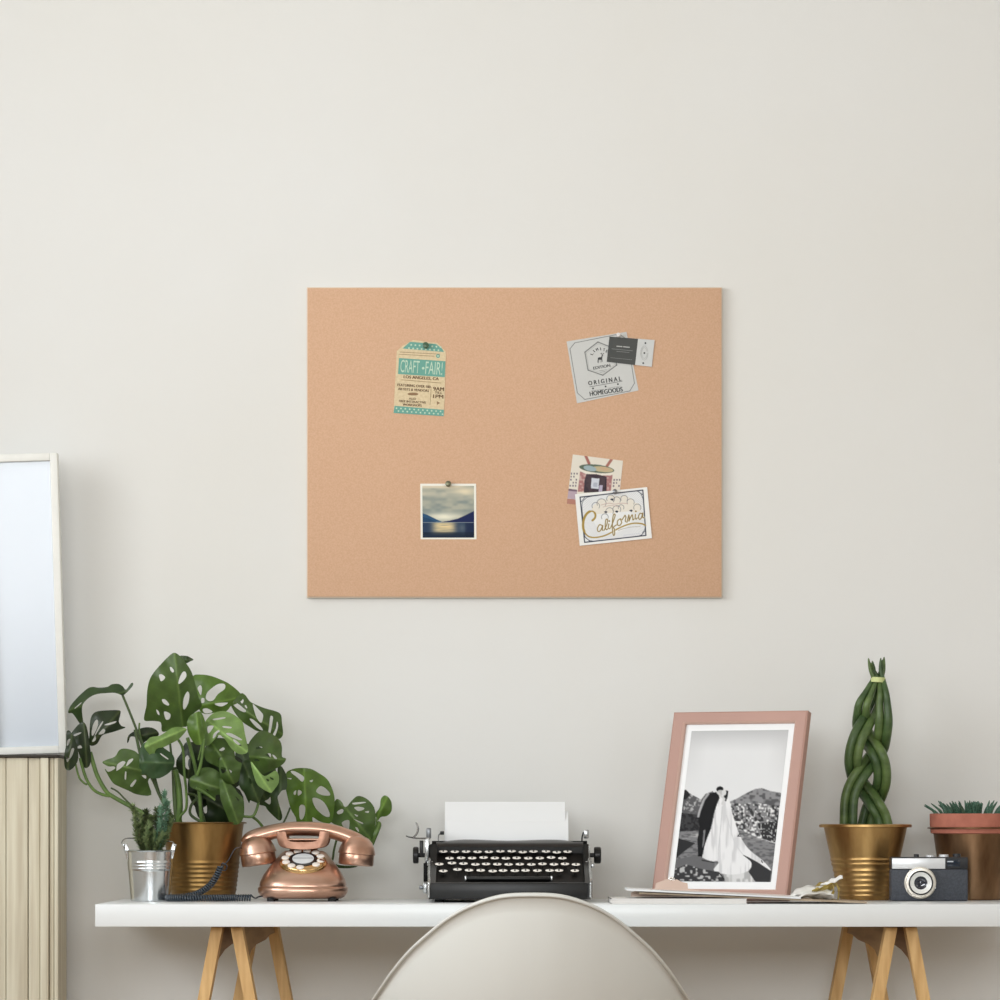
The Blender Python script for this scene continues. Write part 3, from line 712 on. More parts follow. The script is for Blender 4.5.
# ------------------------------------------------------------------ metals
def brass(name, a, b, rough=.34):
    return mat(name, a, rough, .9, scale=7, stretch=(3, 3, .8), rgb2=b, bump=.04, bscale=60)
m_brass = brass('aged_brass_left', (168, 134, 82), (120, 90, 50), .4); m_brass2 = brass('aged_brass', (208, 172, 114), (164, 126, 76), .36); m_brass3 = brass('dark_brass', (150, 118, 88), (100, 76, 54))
m_soil = mat('potting_soil', (48, 38, 28), .95, scale=80, var=.5, bump=.8, bscale=120)
def pot_profile(cxpx, cy, rimpx, rt, rb, rim, ribs, ribamp=.0012, lip=3.2):
    """rimpx: pixel row of rim top; radii in px; ribs list of pixel rows. returns profile, centre"""
    s = S(cy); c0 = P(cxpx, 0, cy); zt_ = P(0, rimpx, cy).z; H = zt_-ZT-.0005
    def rr(t): return (rb+(rt-rb)*t)/s
    pr = [(0, .002), (rr(0)-.004, .0015), (rr(0)-.001, 0), (rr(0), .002)]
    N = 70
    for i in range(1, N):
        t = i/N; z = H*t; py = rimpx+(zt_-ZT-z)*s
        pr.append((rr(t)+sum(ribamp*math.exp(-((py-q_)/1.15)**2) for q_ in ribs), z))
    pr += [(rr(1), H-.004), (rr(1)+.002, H-.0025), (rim/s-.001, H-lip/s), (rim/s, H-lip/s+.001), (rim/s, H-.0015), (rim/s-.003, H), (rr(1)-.001, H-.0004), (rr(1)-.0025, H-.004), (rr(.86)-.0025, H*.86)]
    return pr, (c0.x, cy, ZT+.0005), H

# ------------------------------------------------------------------ bucket with rosemary
m_zinc = mat('galvanised_zinc', (214, 218, 220), .2, .95, scale=14, var=.12, bump=.03, bscale=60)
by = -.30
pr, loc, H = pot_profile(150.3, by, 849.8, 23.6, 19.6, 26, [863, 866, 869], .0011, 1.4)
bk = thing('potted_rosemary', 'small galvanised metal bucket of rosemary at the left end of the desk', 'potted plant', loc)
Mx = Matrix.Translation(loc)
MB().lathe(pr, m_zinc, 56, Mx).build('bucket', bk, 35)
MB().lathe([(0, H*.88), (20.5/S(by), H*.87)], m_soil, 30, Mx).build('soil', bk)
for sx in (-1, 1):
    e = Vector(loc)+Vector((sx*23.2/S(by), -.012, H)); mb = MB()
    mb.box((-.0042, -.0012, -.017), (.0042, .0012, .012), m_zinc, .0011, M=Matrix.Translation(e) @ Matrix.Rotation(R(sx*14), 4, 'Y'))
    mb.tube([e+Vector((sx*.004, math.cos(a)*.004, .006+math.sin(a)*.004)) for a in np.linspace(0, 6.28, 14)], .0011, m_zinc, 6)
    mb.build('ear', bk, 40)
hp = [(-.0475, -.014, .006), (-.054, -.006, .013), (-.049, .012, .021), (-.034, .026, .022), (0, .036, .019), (.034, .026, .016), (.044, .008, .014), (.0475, -.014, .008)]
MB().tube([Vector(loc)+Vector((p[0], p[1], p[2]+H)) for p in cr(hp, 6)], .0011, m_zinc, 6).build('handle', bk, 60)
m_ros = [mat('rosemary_olive', (146, 162, 112), .6, scale=90, rgb2=(98, 118, 74)), mat('rosemary_blue', (142, 180, 152), .6, scale=90, rgb2=(100, 140, 112)), mat('rosemary_dark', (116, 128, 84), .6, scale=90, rgb2=(66, 80, 46))]
m_stemw = mat('rosemary_stem', (96, 84, 56), .7)
def sprig(pts, m, ln, name='sprig', dens=2.0):
    q_ = [Vector(p) for p in cr([P(*p) for p in pts], 12)]; mb = MB().tube(q_, [.0016*(1-.6*i/len(q_)) for i in range(len(q_))], m_stemw, 5)
    for i in range(1, len(q_)):
        t = (q_[i]-q_[i-1]).normalized()
        for k in range(int(dens*2)):
            a = random.uniform(0, 6.28); u = t.orthogonal().normalized(); d = (Matrix.Rotation(a, 3, t) @ u)
            d = (d*random.uniform(.7, 1)+t*random.uniform(.2, 1.0)).normalized(); l_ = ln*random.uniform(.7, 1.15); wv = d.cross(t).normalized()*.0017
            p0 = q_[i-1].lerp(q_[i], random.random()); nrm = d.cross(wv).normalized()*.0005
            mb.add([p0-wv*.5, p0+wv*.5, p0+d*l_*.6+wv, p0+d*l_, p0+d*l_*.6-wv, p0+d*l_*.5+nrm], [(0, 1, 5), (1, 2, 5), (2, 3, 5), (3, 4, 5), (4, 0, 5)], m)
    mb.build(name, bk)
for pts, mi, ln in (
    ([(143, 851, by), (138, 830, by-.01), (132.5, 806, by-.02)], 0, .010), ([(146, 851, by-.01), (143, 835, by-.02), (140, 815, by-.02)], 0, .011),
    ([(148, 851, by), (147, 830, by), (146, 812, by)], 2, .012), ([(151, 851, by-.01), (151, 835, by-.015), (152, 818, by-.01)], 2, .012), ([(150, 851, by+.01), (148, 832, by+.015), (144, 820, by+.02)], 2, .012),
    ([(154, 851, by), (157, 830, by), (157, 810, by)], 2, .011), ([(155, 851, by-.02), (161, 825, by-.025), (164.5, 793, by-.03)], 1, .0105), ([(156, 851, by-.015), (164, 830, by-.015), (168, 802, by-.02)], 1, .0095),
    ([(158, 851, by-.01), (166, 838, by-.01), (171, 820, by-.01)], 0, .009), ([(155, 851, by-.02), (159, 832, by-.03), (160, 808, by-.03)], 1, .009), ([(144, 851, by-.02), (152, 842, by-.025), (155, 832, by-.02)], 0, .009), ([(147, 851, by-.02), (141, 842, by-.025), (138, 826, by-.02)], 2, .010), ([(145, 851, by-.015), (136, 835, by-.02), (135.5, 812, by-.015)], 0, .009), ([(150, 851, by-.03), (146, 838, by-.035), (150, 824, by-.03)], 0, .010), ([(156, 851, by), (163, 835, by+.005), (169, 812, by)], 2, .009), ([(154, 851, by-.03), (158, 842, by-.035), (163, 834, by-.035)], 0, .009)):
    sprig(pts, m_ros[mi], ln*1.12, dens=6)

# ------------------------------------------------------------------ monstera in the left brass pot
py_ = -.19
pr, loc, H = pot_profile(203.3, py_, 822, 40.5, 31.5, 43.5, [863, 867.5, 872, 876.5, 881, 885.5, 890], .0014, 1.6)
mon = thing('potted_monstera', 'sprawling swiss cheese plant with holed leaves in a dull brass pot', 'potted plant', loc)
Mx = Matrix.Translation(loc)
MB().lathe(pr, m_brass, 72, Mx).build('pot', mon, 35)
MB().lathe([(0, H*.93), (37/S(py_), H*.92)], m_soil, 30, Mx).build('soil', mon)
Z1 = (60, 650, 9.09); Z2 = (60, 740, 9.09); Z3 = (130, 650, 9.09); Z4 = (140, 730, 10.); Z5 = (210, 680, 11.11); Z6 = (220, 740, 11.11); Z7 = (280, 750, 8.33); ZF = (0, 0, 1.); ZP = (300, 815, 11.1)
m_leaf = attr_mat('monstera_leaf', .36, .22)
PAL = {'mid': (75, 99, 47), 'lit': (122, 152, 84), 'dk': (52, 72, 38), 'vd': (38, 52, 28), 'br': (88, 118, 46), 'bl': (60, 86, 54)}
def inpoly(x, y, pts):
    ins = False; n = len(pts); j = n-1
    for i in range(n):
        xi, yi = pts[i]; xj, yj = pts[j]
        if (yi > y) != (yj > y) and x < (xj-xi)*(y-yi)/(yj-yi)+xi: ins = not ins
        j = i
    return ins
def leaf(z, out, holes, rib, y0, col, fold=.35, arch=.02, tilt=0, wav=.002, seed=0, root=mon, step=1.7):
    cv = lambda p: (z[0]+p[0]/z[2], z[1]+p[1]/z[2])
    o_ = [tuple(p) for p in cr([cv(p) for p in out], 3, True)]; hs = [[tuple(p) for p in cr([cv(p) for p in h], 3, True)] for h in holes]
    (ax, ay), (bx, by_) = cv(rib[0]), cv(rib[1]); L_ = math.hypot(bx-ax, by_-ay)+1e-6; ex, ey = (bx-ax)/L_, (by_-ay)/L_
    rg = random.Random(seed*13+5)
    vs = []; ed = []
    for lp in [o_]+hs:
        s0 = len(vs); vs += [Vector(p) for p in lp]; ed += [(s0+i, s0+(i+1) % len(lp)) for i in range(len(lp))]
    x0 = min(p[0] for p in o_); x1 = max(p[0] for p in o_); ya = min(p[1] for p in o_); yb = max(p[1] for p in o_)
    yy = ya
    while yy < yb:
        xx_ = x0
        while xx_ < x1:
            X = xx_+rg.uniform(-.3, .3); Y = yy+rg.uniform(-.3, .3)
            if inpoly(X, Y, o_) and not any(inpoly(X, Y, h) for h in hs): vs.append(Vector((X, Y)))
            xx_ += step
        yy += step
    n_r = int(L_/step)
    for i in range(1, n_r):
        X, Y = ax+(bx-ax)*i/n_r, ay+(by_-ay)*i/n_r
        if inpoly(X, Y, o_) and not any(inpoly(X, Y, h) for h in hs): vs.append(Vector((X, Y)))
    V, E_, F_, _, _, _ = delaunay_2d_cdt(vs, ed, [], 0, .02)
    pts3 = []; cols = []; sc = 1/504.
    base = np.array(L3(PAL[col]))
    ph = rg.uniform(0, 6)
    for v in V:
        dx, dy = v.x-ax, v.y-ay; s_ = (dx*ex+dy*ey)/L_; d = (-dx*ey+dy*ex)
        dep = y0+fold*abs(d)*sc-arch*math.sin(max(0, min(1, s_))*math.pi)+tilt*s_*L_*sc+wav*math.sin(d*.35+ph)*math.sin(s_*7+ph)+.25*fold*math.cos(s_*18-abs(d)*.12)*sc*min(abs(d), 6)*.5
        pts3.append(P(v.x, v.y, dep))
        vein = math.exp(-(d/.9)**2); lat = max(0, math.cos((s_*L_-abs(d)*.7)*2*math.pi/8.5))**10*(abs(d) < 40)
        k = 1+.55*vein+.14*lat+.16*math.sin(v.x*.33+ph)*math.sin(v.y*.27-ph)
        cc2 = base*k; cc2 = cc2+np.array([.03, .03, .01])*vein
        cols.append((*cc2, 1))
    fs = []
    for f in F_:
        cx_ = sum(V[i].x for i in f)/3; cy_ = sum(V[i].y for i in f)/3
        if inpoly(cx_, cy_, o_) and not any(inpoly(cx_, cy_, h) for h in hs): fs.append(tuple(f))
    mb = MB(); mb.add(pts3, fs, m_leaf); mb.col = np.array(cols)
    return mb.build('leaf', root, 180)
LV = []
# background dark leaves of the crown
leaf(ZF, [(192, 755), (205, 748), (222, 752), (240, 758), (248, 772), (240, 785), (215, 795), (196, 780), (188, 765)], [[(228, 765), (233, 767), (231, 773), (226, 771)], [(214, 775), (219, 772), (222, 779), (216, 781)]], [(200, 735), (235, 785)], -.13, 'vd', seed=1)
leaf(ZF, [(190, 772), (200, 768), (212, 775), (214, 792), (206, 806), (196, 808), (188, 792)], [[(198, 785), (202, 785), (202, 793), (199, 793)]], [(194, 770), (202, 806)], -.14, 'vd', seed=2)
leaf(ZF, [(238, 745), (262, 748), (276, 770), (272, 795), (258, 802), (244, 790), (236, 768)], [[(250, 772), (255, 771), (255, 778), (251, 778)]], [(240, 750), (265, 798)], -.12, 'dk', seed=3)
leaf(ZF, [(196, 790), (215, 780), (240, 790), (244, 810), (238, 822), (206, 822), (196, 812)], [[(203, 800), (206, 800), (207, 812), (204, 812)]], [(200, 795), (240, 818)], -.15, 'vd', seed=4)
# top big leaf, with the tip of another behind it
leaf(Z3, [(450, 55), (510, 53), (545, 66), (578, 88), (545, 105), (510, 122), (470, 110)], [], [(460, 90), (575, 88)], -.12, 'dk', seed=5)
leaf(Z3, [(400, 25), (350, 58), (290, 120), (215, 205), (175, 280), (155, 380), (150, 500), (137, 560), (130, 640), (210, 645), (280, 660), (290, 740), (350, 735), (420, 720), (480, 700), (520, 690), (545, 610), (600, 560), (640, 530), (652, 490), (620, 420), (590, 300), (560, 200), (510, 120), (450, 50)],
     [[(362, 155), (380, 158), (400, 190), (388, 205), (368, 185)], [(265, 225), (290, 222), (320, 250), (285, 285), (268, 255)], [(480, 200), (505, 200), (512, 240), (480, 285), (440, 308), (452, 250)], [(520, 378), (540, 405), (530, 480), (497, 540), (482, 520), (488, 440)], [(290, 450), (320, 450), (355, 490), (345, 505), (305, 485)], [(310, 560), (365, 580), (360, 625), (325, 630)], [(238, 540), (262, 560), (268, 592), (250, 580)]],
     [(478, 690), (405, 30)], -.22, 'mid', .5, .03, -.5, seed=6)
leaf(ZF, [(193, 676), (200, 674.5), (211, 675.9), (225, 681.4), (233, 686.5), (240.5, 693.5), (243, 699), (236, 704), (231, 706), (226, 711.5), (216, 712.5), (206, 714), (200, 711), (196, 700), (192, 686)],
     [[(218, 684.1), (224.6, 684.1), (224.6, 689), (218, 694), (213.6, 700), (209.2, 701.1), (205.9, 698.4), (207, 692.9), (211.3, 688.5)], [(197.6, 688), (200.4, 685.2), (202, 688.5), (200.9, 695.1), (198.8, 691.8)], [(201.5, 698.4), (204.2, 698.4), (204.2, 702.2), (201.5, 702.8)], [(215.2, 703.4), (227.9, 702.6), (222.4, 706.3), (216.9, 705.5)], [(202.6, 709.4), (207, 708.3), (212.5, 711.6), (208.5, 713.2), (204.5, 713)]],
     [(198, 706), (243, 697)], -.16, 'br', .5, .02, .3, seed=7)
leaf(Z5, [(340, 150), (390, 165), (430, 220), (470, 255), (600, 310), (740, 350), (790, 390), (800, 480), (812, 580), (800, 630), (760, 655), (700, 610), (640, 590), (590, 565), (530, 570), (440, 520), (360, 465), (300, 400), (240, 300), (250, 250)],
     [[(270, 250), (300, 255), (395, 335), (380, 358), (320, 330), (262, 280)], [(330, 215), (355, 200), (375, 230), (355, 262)], [(385, 285), (400, 280), (415, 310), (400, 312)], [(475, 272), (500, 285), (580, 370), (590, 410), (570, 475), (530, 440), (500, 370)], [(440, 435), (480, 440), (560, 510), (587, 560), (520, 530)], [(670, 405), (697, 405), (697, 450), (672, 585), (648, 580), (658, 500)], [(745, 460), (757, 520), (722, 622), (700, 605), (730, 540)]],
     [(250, 255), (800, 600)], -.15, 'mid', .4, .02, .3, seed=8)
leaf(ZF, [(205, 722), (213, 713.5), (223.5, 711), (232.5, 714), (239.7, 719), (243, 723), (245, 734), (247.8, 747), (247.5, 752), (244, 754), (239, 754), (234, 751), (229.8, 746.6), (224, 738), (219, 735), (214, 740), (209, 745), (203, 745), (202, 733)],
     [[(213.8, 718.7), (224.4, 717.1), (224.4, 718.6), (214, 720.2)], [(223, 726), (231, 726.8), (230.7, 728.4), (223.5, 727.6)], [(218, 730.2), (219.5, 731.8), (215.4, 736.7), (212.8, 738.4), (213.6, 734)], [(226.2, 733.1), (231.6, 733.5), (241.5, 739), (241, 740.3), (236, 739), (228, 735.3)], [(233, 739.4), (236, 740.3), (241.4, 745.2), (240.6, 746.1), (235.2, 743)], [(207.6, 726.6), (213.8, 726), (208.5, 733.5)]],
     [(209, 722), (247, 752)], -.24, 'lit', .5, .02, -.3, seed=9)
leaf(Z5, [(420, 745), (450, 670), (520, 590), (570, 565), (640, 575), (720, 620), (780, 680), (800, 750), (800, 850), (842, 870), (835, 905), (790, 950), (700, 1000), (560, 1050), (510, 1010), (450, 900), (430, 830)],
     [[(515, 745), (575, 742), (575, 755), (520, 768)], [(615, 830), (640, 815), (675, 820), (670, 862)], [(692, 830), (720, 840), (745, 875), (715, 870)], [(485, 885), (530, 880), (550, 900), (500, 900)]], [(430, 850), (840, 885)], -.23, 'mid', .9, .02, -.1, seed=10)
leaf(Z6, [(490, 400), (560, 370), (620, 340), (655, 400), (650, 480), (610, 540), (570, 585), (520, 570), (470, 540), (400, 470), (340, 240), (420, 330)], [[(515, 430), (545, 440), (540, 460), (520, 450)], [(555, 410), (595, 430), (590, 445), (560, 430)]], [(340, 230), (572, 585)], -.25, 'lit', .5, .01, seed=11)
leaf(Z6, [(640, 300), (680, 290), (720, 350), (745, 420), (740, 540), (690, 560), (660, 600), (640, 640), (665, 740), (690, 830), (685, 880), (655, 895), (600, 850), (530, 780), (500, 735), (440, 720), (430, 680), (470, 600), (560, 600), (600, 520), (640, 430)], [[(478, 602), (530, 592), (562, 640), (558, 712), (520, 700), (472, 650)]], [(680, 300), (650, 890)], -.17, 'dk', .4, .02, seed=12)
leaf(Z6, [(210, 460), (250, 250), (330, 230), (370, 280), (420, 340), (490, 400), (470, 540), (500, 570), (460, 640), (430, 700), (360, 680), (335, 672), (320, 700), (270, 590), (230, 540)], [[(360, 335), (400, 335), (385, 360)], [(320, 420), (340, 430), (355, 480), (330, 480)]], [(260, 250), (430, 690)], -.21, 'dk', .5, .02, seed=13)
leaf(Z6, [(0, 180), (90, 150), (200, 240), (240, 260), (225, 350), (210, 450), (150, 490), (110, 490), (60, 470), (0, 400)], [[(10, 300), (60, 310), (65, 350), (30, 370), (10, 340)], [(105, 330), (130, 350), (125, 375)]], [(20, 200), (150, 490)], -.24, 'mid', .6, .02, seed=14)
leaf(Z6, [(0, 420), (60, 480), (130, 500), (200, 590), (250, 640), (270, 740), (260, 860), (215, 930), (120, 930), (60, 800), (20, 700), (0, 620)], [[(180, 480), (205, 490), (222, 540), (215, 560), (190, 520)], [(170, 625), (215, 665), (200, 675)], [(30, 780), (55, 820), (70, 900), (50, 905)]], [(30, 440), (200, 925)], -.25, 'mid', .7, .02, seed=15)
leaf(Z7, [(50, 195), (90, 165), (150, 150), (250, 155), (320, 190), (390, 240), (430, 310), (455, 400), (450, 500), (430, 600), (380, 610), (320, 590), (270, 560), (265, 615), (150, 615), (130, 560), (90, 490), (65, 400), (45, 300)],
     [[(90, 175), (130, 180), (200, 225), (185, 265), (140, 225), (100, 195)], [(60, 235), (95, 235), (90, 245)], [(245, 258), (275, 248), (265, 268)], [(335, 300), (380, 320), (415, 360), (410, 380), (350, 375), (300, 345)], [(272, 400), (320, 405), (370, 440), (408, 510), (412, 555), (370, 550), (310, 500), (280, 450)], [(162, 470), (185, 455), (210, 475), (205, 540), (185, 578), (165, 570), (160, 520)], [(115, 350), (135, 335), (130, 372), (115, 370)], [(150, 335), (175, 340), (180, 360), (150, 380)]],
     [(200, 180), (220, 615)], -.14, 'br', .45, .02, seed=16)
leaf(Z7, [(460, 420), (490, 412), (520, 440), (535, 470), (560, 468), (590, 430), (640, 385), (690, 390), (740, 420), (785, 480), (797, 560), (792, 650), (785, 740), (770, 790), (700, 740), (600, 670), (520, 640), (430, 605), (430, 530)],
     [[(475, 515), (510, 492), (528, 500), (520, 525), (485, 535)], [(515, 605), (550, 585), (578, 590), (575, 650), (560, 662), (525, 635)], [(607, 440), (700, 432), (712, 440), (640, 453), (610, 453)], [(618, 480), (650, 472), (700, 482), (693, 498), (650, 508)], [(705, 515), (740, 508), (735, 525)], [(620, 535), (650, 545), (640, 555)], [(612, 574), (688, 605), (685, 616), (640, 593)], [(628, 642), (648, 650), (658, 682), (637, 665)]],
     [(545, 480), (775, 770)], -.12, 'mid', .5, .02, seed=17)
leaf(Z7, [(800, 560), (795, 530), (830, 480), (840, 410), (870, 378), (905, 395), (930, 440), (928, 510), (890, 550), (840, 558), (815, 590)], [], [(805, 575), (890, 400)], -.11, 'br', .7, .01, seed=18)
leaf(Z7, [(830, 595), (845, 630), (810, 720), (775, 800), (758, 790), (780, 690), (808, 600)], [], [(830, 600), (770, 795)], -.12, 'mid', .5, .01, seed=19)
leaf(ZP, [(385, 540), (420, 552), (500, 562), (580, 562), (640, 572), (560, 590), (450, 590), (385, 572)], [], [(385, 552), (640, 574)], -.13, 'dk', .3, .01, seed=20)
leaf(Z1, [(80, 575), (75, 555), (100, 500), (170, 420), (250, 350), (300, 335), (350, 342), (430, 335), (470, 312), (530, 308), (570, 330), (600, 360), (645, 303), (665, 303), (655, 335), (590, 402), (560, 410), (500, 390), (420, 392), (340, 400), (270, 430), (210, 490), (200, 560), (212, 672), (180, 668), (140, 610), (110, 575)], [[(134, 526), (188, 479), (192, 486), (142, 530)]], [(590, 380), (100, 540)], -.20, 'dk', .8, .02, .3, seed=21)
leaf(Z1, [(300, 580), (350, 555), (440, 548), (540, 548), (550, 580), (535, 650), (560, 690), (595, 705), (500, 740), (430, 760), (380, 780), (340, 850), (290, 872), (265, 850), (268, 760), (275, 640)],
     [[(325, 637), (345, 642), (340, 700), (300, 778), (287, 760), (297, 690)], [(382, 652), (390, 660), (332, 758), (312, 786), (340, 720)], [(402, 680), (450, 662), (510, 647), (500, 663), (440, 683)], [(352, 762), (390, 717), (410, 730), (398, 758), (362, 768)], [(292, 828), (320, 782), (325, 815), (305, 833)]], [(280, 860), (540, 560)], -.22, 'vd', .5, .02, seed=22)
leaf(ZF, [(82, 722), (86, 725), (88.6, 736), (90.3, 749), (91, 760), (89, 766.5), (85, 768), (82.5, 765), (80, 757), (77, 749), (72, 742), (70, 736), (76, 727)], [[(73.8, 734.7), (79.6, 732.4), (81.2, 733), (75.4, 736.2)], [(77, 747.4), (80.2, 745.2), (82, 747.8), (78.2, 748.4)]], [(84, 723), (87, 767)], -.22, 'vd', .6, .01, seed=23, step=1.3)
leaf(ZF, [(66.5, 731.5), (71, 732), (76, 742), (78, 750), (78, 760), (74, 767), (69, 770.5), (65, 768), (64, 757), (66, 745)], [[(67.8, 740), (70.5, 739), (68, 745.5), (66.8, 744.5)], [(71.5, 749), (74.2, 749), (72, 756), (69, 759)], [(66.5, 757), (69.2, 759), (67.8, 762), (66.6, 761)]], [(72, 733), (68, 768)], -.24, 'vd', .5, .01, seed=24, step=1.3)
leaf(Z2, [(385, 205), (420, 180), (500, 150), (540, 90), (600, 78), (680, 100), (720, 130), (780, 110), (840, 180), (860, 260), (830, 330), (800, 380), (830, 500), (700, 495), (620, 460), (540, 425), (480, 390), (430, 310), (408, 268), (415, 265), (440, 290), (500, 260), (490, 240), (440, 240)],
     [[(512, 272), (522, 222), (570, 192), (595, 205), (560, 250), (520, 278)], [(602, 238), (620, 187), (660, 168), (662, 185), (630, 218)], [(587, 350), (592, 292), (603, 292), (600, 358)], [(637, 415), (680, 362), (693, 372), (660, 423)], [(742, 322), (780, 322), (783, 348), (770, 348)]], [(840, 300), (400, 200)], -.23, 'mid', .5, .02, seed=25)
leaf(Z1, [(610, 845), (620, 780), (680, 735), (760, 705), (830, 705), (880, 730), (900, 770), (860, 800), (780, 830), (740, 860), (720, 820), (680, 790), (640, 790), (625, 830)], [], [(620, 800), (890, 750)], -.17, 'vd', .5, .01, seed=26)
leaf(Z4, [(45, 150), (100, 75), (200, 55), (320, -20), (400, -30), (460, -15), (460, 10), (390, 90), (320, 130), (240, 170), (165, 190), (145, 260), (150, 355), (110, 300), (90, 240), (60, 200)], [], [(450, -10), (90, 150)], -.27, 'lit', .8, .02, seed=27)
leaf(Z3, [(530, 620), (600, 565), (650, 570), (690, 680), (680, 780), (660, 850), (600, 860), (550, 800), (520, 720)], [], [(600, 570), (640, 855)], -.26, 'br', .5, .01, seed=28)
leaf(Z4, [(0, 190), (60, 120), (150, 110), (200, 140), (240, 180), (330, 250), (345, 340), (300, 420), (200, 480), (110, 480), (60, 440), (0, 420)], [[(207, 232), (280, 283), (272, 292), (212, 250)]], [(340, 330), (30, 320)], -.25, 'bl', .5, .02, seed=29)
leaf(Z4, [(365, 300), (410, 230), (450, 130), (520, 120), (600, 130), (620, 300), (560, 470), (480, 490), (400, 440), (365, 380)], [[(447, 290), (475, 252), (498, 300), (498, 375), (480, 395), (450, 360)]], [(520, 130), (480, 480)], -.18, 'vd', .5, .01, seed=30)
leaf(Z4, [(500, 480), (560, 440), (620, 380), (720, 380), (800, 430), (860, 500), (900, 560), (850, 640), (760, 650), (745, 705), (640, 645), (560, 600), (500, 560)], [[(665, 590), (685, 600), (680, 612), (664, 604)]], [(520, 500), (860, 600)], -.24, 'mid', .5, .01, seed=31)
leaf(Z4, [(640, 200), (700, 100), (780, 80), (860, 90), (920, 150), (950, 250), (940, 350), (860, 400), (760, 360), (680, 320), (650, 280)], [[(792, 200), (830, 174), (848, 190), (820, 210)], [(782, 290), (820, 262), (853, 280), (820, 308)]], [(700, 110), (900, 380)], -.23, 'mid', .6, .01, seed=32)
m_stem = mat('monstera_stem', (104, 132, 66), .45, scale=40, rgb2=(78, 104, 50)); m_stemd = mat('monstera_stem_dark', (70, 88, 46), .45)
def stem(z, pts, r_, y0, y1, m=m_stem):
    n = len(pts); q_ = [P(z[0]+p[0]/z[2], z[1]+p[1]/z[2], y0+(y1-y0)*i/(n-1)) for i, p in enumerate(pts)]
    MB().tube(cr(q_, 6), r_, m, 8).build('stem', mon, 80)
yr = -.19
stem(ZF, [(90, 752), (97, 775), (106, 791), (112, 796), (128, 805), (150, 816), (180, 830)], .0042, -.21, yr)
stem(ZF, [(80, 758), (86, 778), (94, 790), (104, 795), (112, 796)], .0030, -.22, -.2)
stem(ZF, [(75, 762), (79, 777), (84, 783), (87, 784.5)], .0020, -.22, -.21)
stem(ZF, [(111, 788), (118, 792), (128, 802), (150, 820), (178, 832)], .0017, -.17, yr, m_stemd)
stem(ZF, [(122.5, 695), (130, 713), (137, 731), (142, 745), (152, 768), (160, 795), (172, 815), (190, 832)], .0024, -.19, yr, m_stemd)
stem(ZF, [(139.5, 723), (140, 735), (150, 765), (158, 790), (168, 812)], .0018, -.18, yr)
stem(Z4, [(-50, -5), (20, 300), (130, 500), (190, 640), (300, 860), (400, 1000)], .0030, -.2, yr, m_stemd)
stem(Z4, [(340, 370), (345, 500), (350, 650), (365, 850), (400, 1000)], .0052, -.2, yr, m_stemd)
stem(Z4, [(350, 400), (385, 560), (400, 760), (390, 900), (420, 1000)], .0058, -.21, yr)
stem(Z4, [(385, 100), (430, 200), (445, 450), (462, 600), (462, 780), (395, 880), (400, 1000)], .0026, -.25, yr)
stem(Z4, [(475, 80), (520, 240), (570, 460), (600, 700), (620, 1000)], .0036, -.24, yr)
stem(Z4, [(645, 90), (610, 330), (575, 450)], .0030, -.26, -.24)
stem(Z4, [(300, 130), (320, 320), (330, 420)], .0022, -.2, -.2, m_stemd)
stem(Z4, [(600, 660), (520, 740), (500, 830), (560, 890), (700, 960)], .0028, -.17, yr, m_stemd)
stem(Z4, [(480, 640), (560, 660), (600, 760), (640, 900), (660, 1000)], .0030, -.16, yr, m_stemd)
stem(Z4, [(560, 580), (640, 620), (750, 700)], .0020, -.26, -.25)
stem(Z6, [(430, 690), (400, 790), (355, 850), (240, 850), (150, 880), (60, 1000)], .0027, -.18, yr)
stem(Z6, [(355, 850), (430, 910), (500, 1010), (560, 1150)], .0028, -.17, -.13)
stem(Z6, [(780, 750), (740, 850), (700, 930), (640, 1080)], .0018, -.13, -.13, m_stemd)
stem(Z7, [(200, 290), (222, 400), (215, 560), (200, 700)], .0016, -.145, -.12)
stem(Z7, [(805, 570), (800, 640), (775, 790)], .0016, -.12, -.12)
stem(ZF, [(337, 838), (334, 850), (331.5, 862), (322, 872), (300, 880)], .0022, -.13, -.13, m_stemd)
stem(Z3, [(640, 560), (655, 700), (650, 860), (620, 1000)], .0016, -.27, -.25)
stem(Z5, [(150, 630), (100, 590), (60, 680), (40, 900)], .0022, -.23, -.2)

# ------------------------------------------------------------------ telephone
ty = -.27
m_cop = mat('antique_copper', (216, 178, 158), .3, .92, scale=9, stretch=(1, 1, 3), rgb2=(180, 140, 118), bump=.03, bscale=50)
m_copd = mat('dark_copper', (126, 80, 58), .35, .95); m_gold = mat('dial_gold', (212, 174, 122), .22, 1)
tel = thing('telephone', 'antique copper rotary telephone with a coiled dark cord on the desk', 'telephone', (P(303, 0, ty).x, ty, ZT))
def zz(pyv, y): return P(0, pyv, y).z
lev = [(898.6, 38.5, -.338, -.20), (896.6, 42, -.350, -.192), (892.5, 44.6, -.356, -.188), (888.6, 45.0, -.356, -.188), (887.2, 44.2, -.354, -.189), (886.4, 43.2, -.352, -.19), (884.5, 43.4, -.352, -.19), (880, 42, -.347, -.19), (874.5, 39.2, -.335, -.192), (868.5, 35.2, -.316, -.195), (862.5, 30.5, -.293, -.198), (857, 26, -.272, -.20), (853, 22.5, -.257, -.202), (851, 19, -.25, -.206)]
rings = []
tz0 = ZT+.005
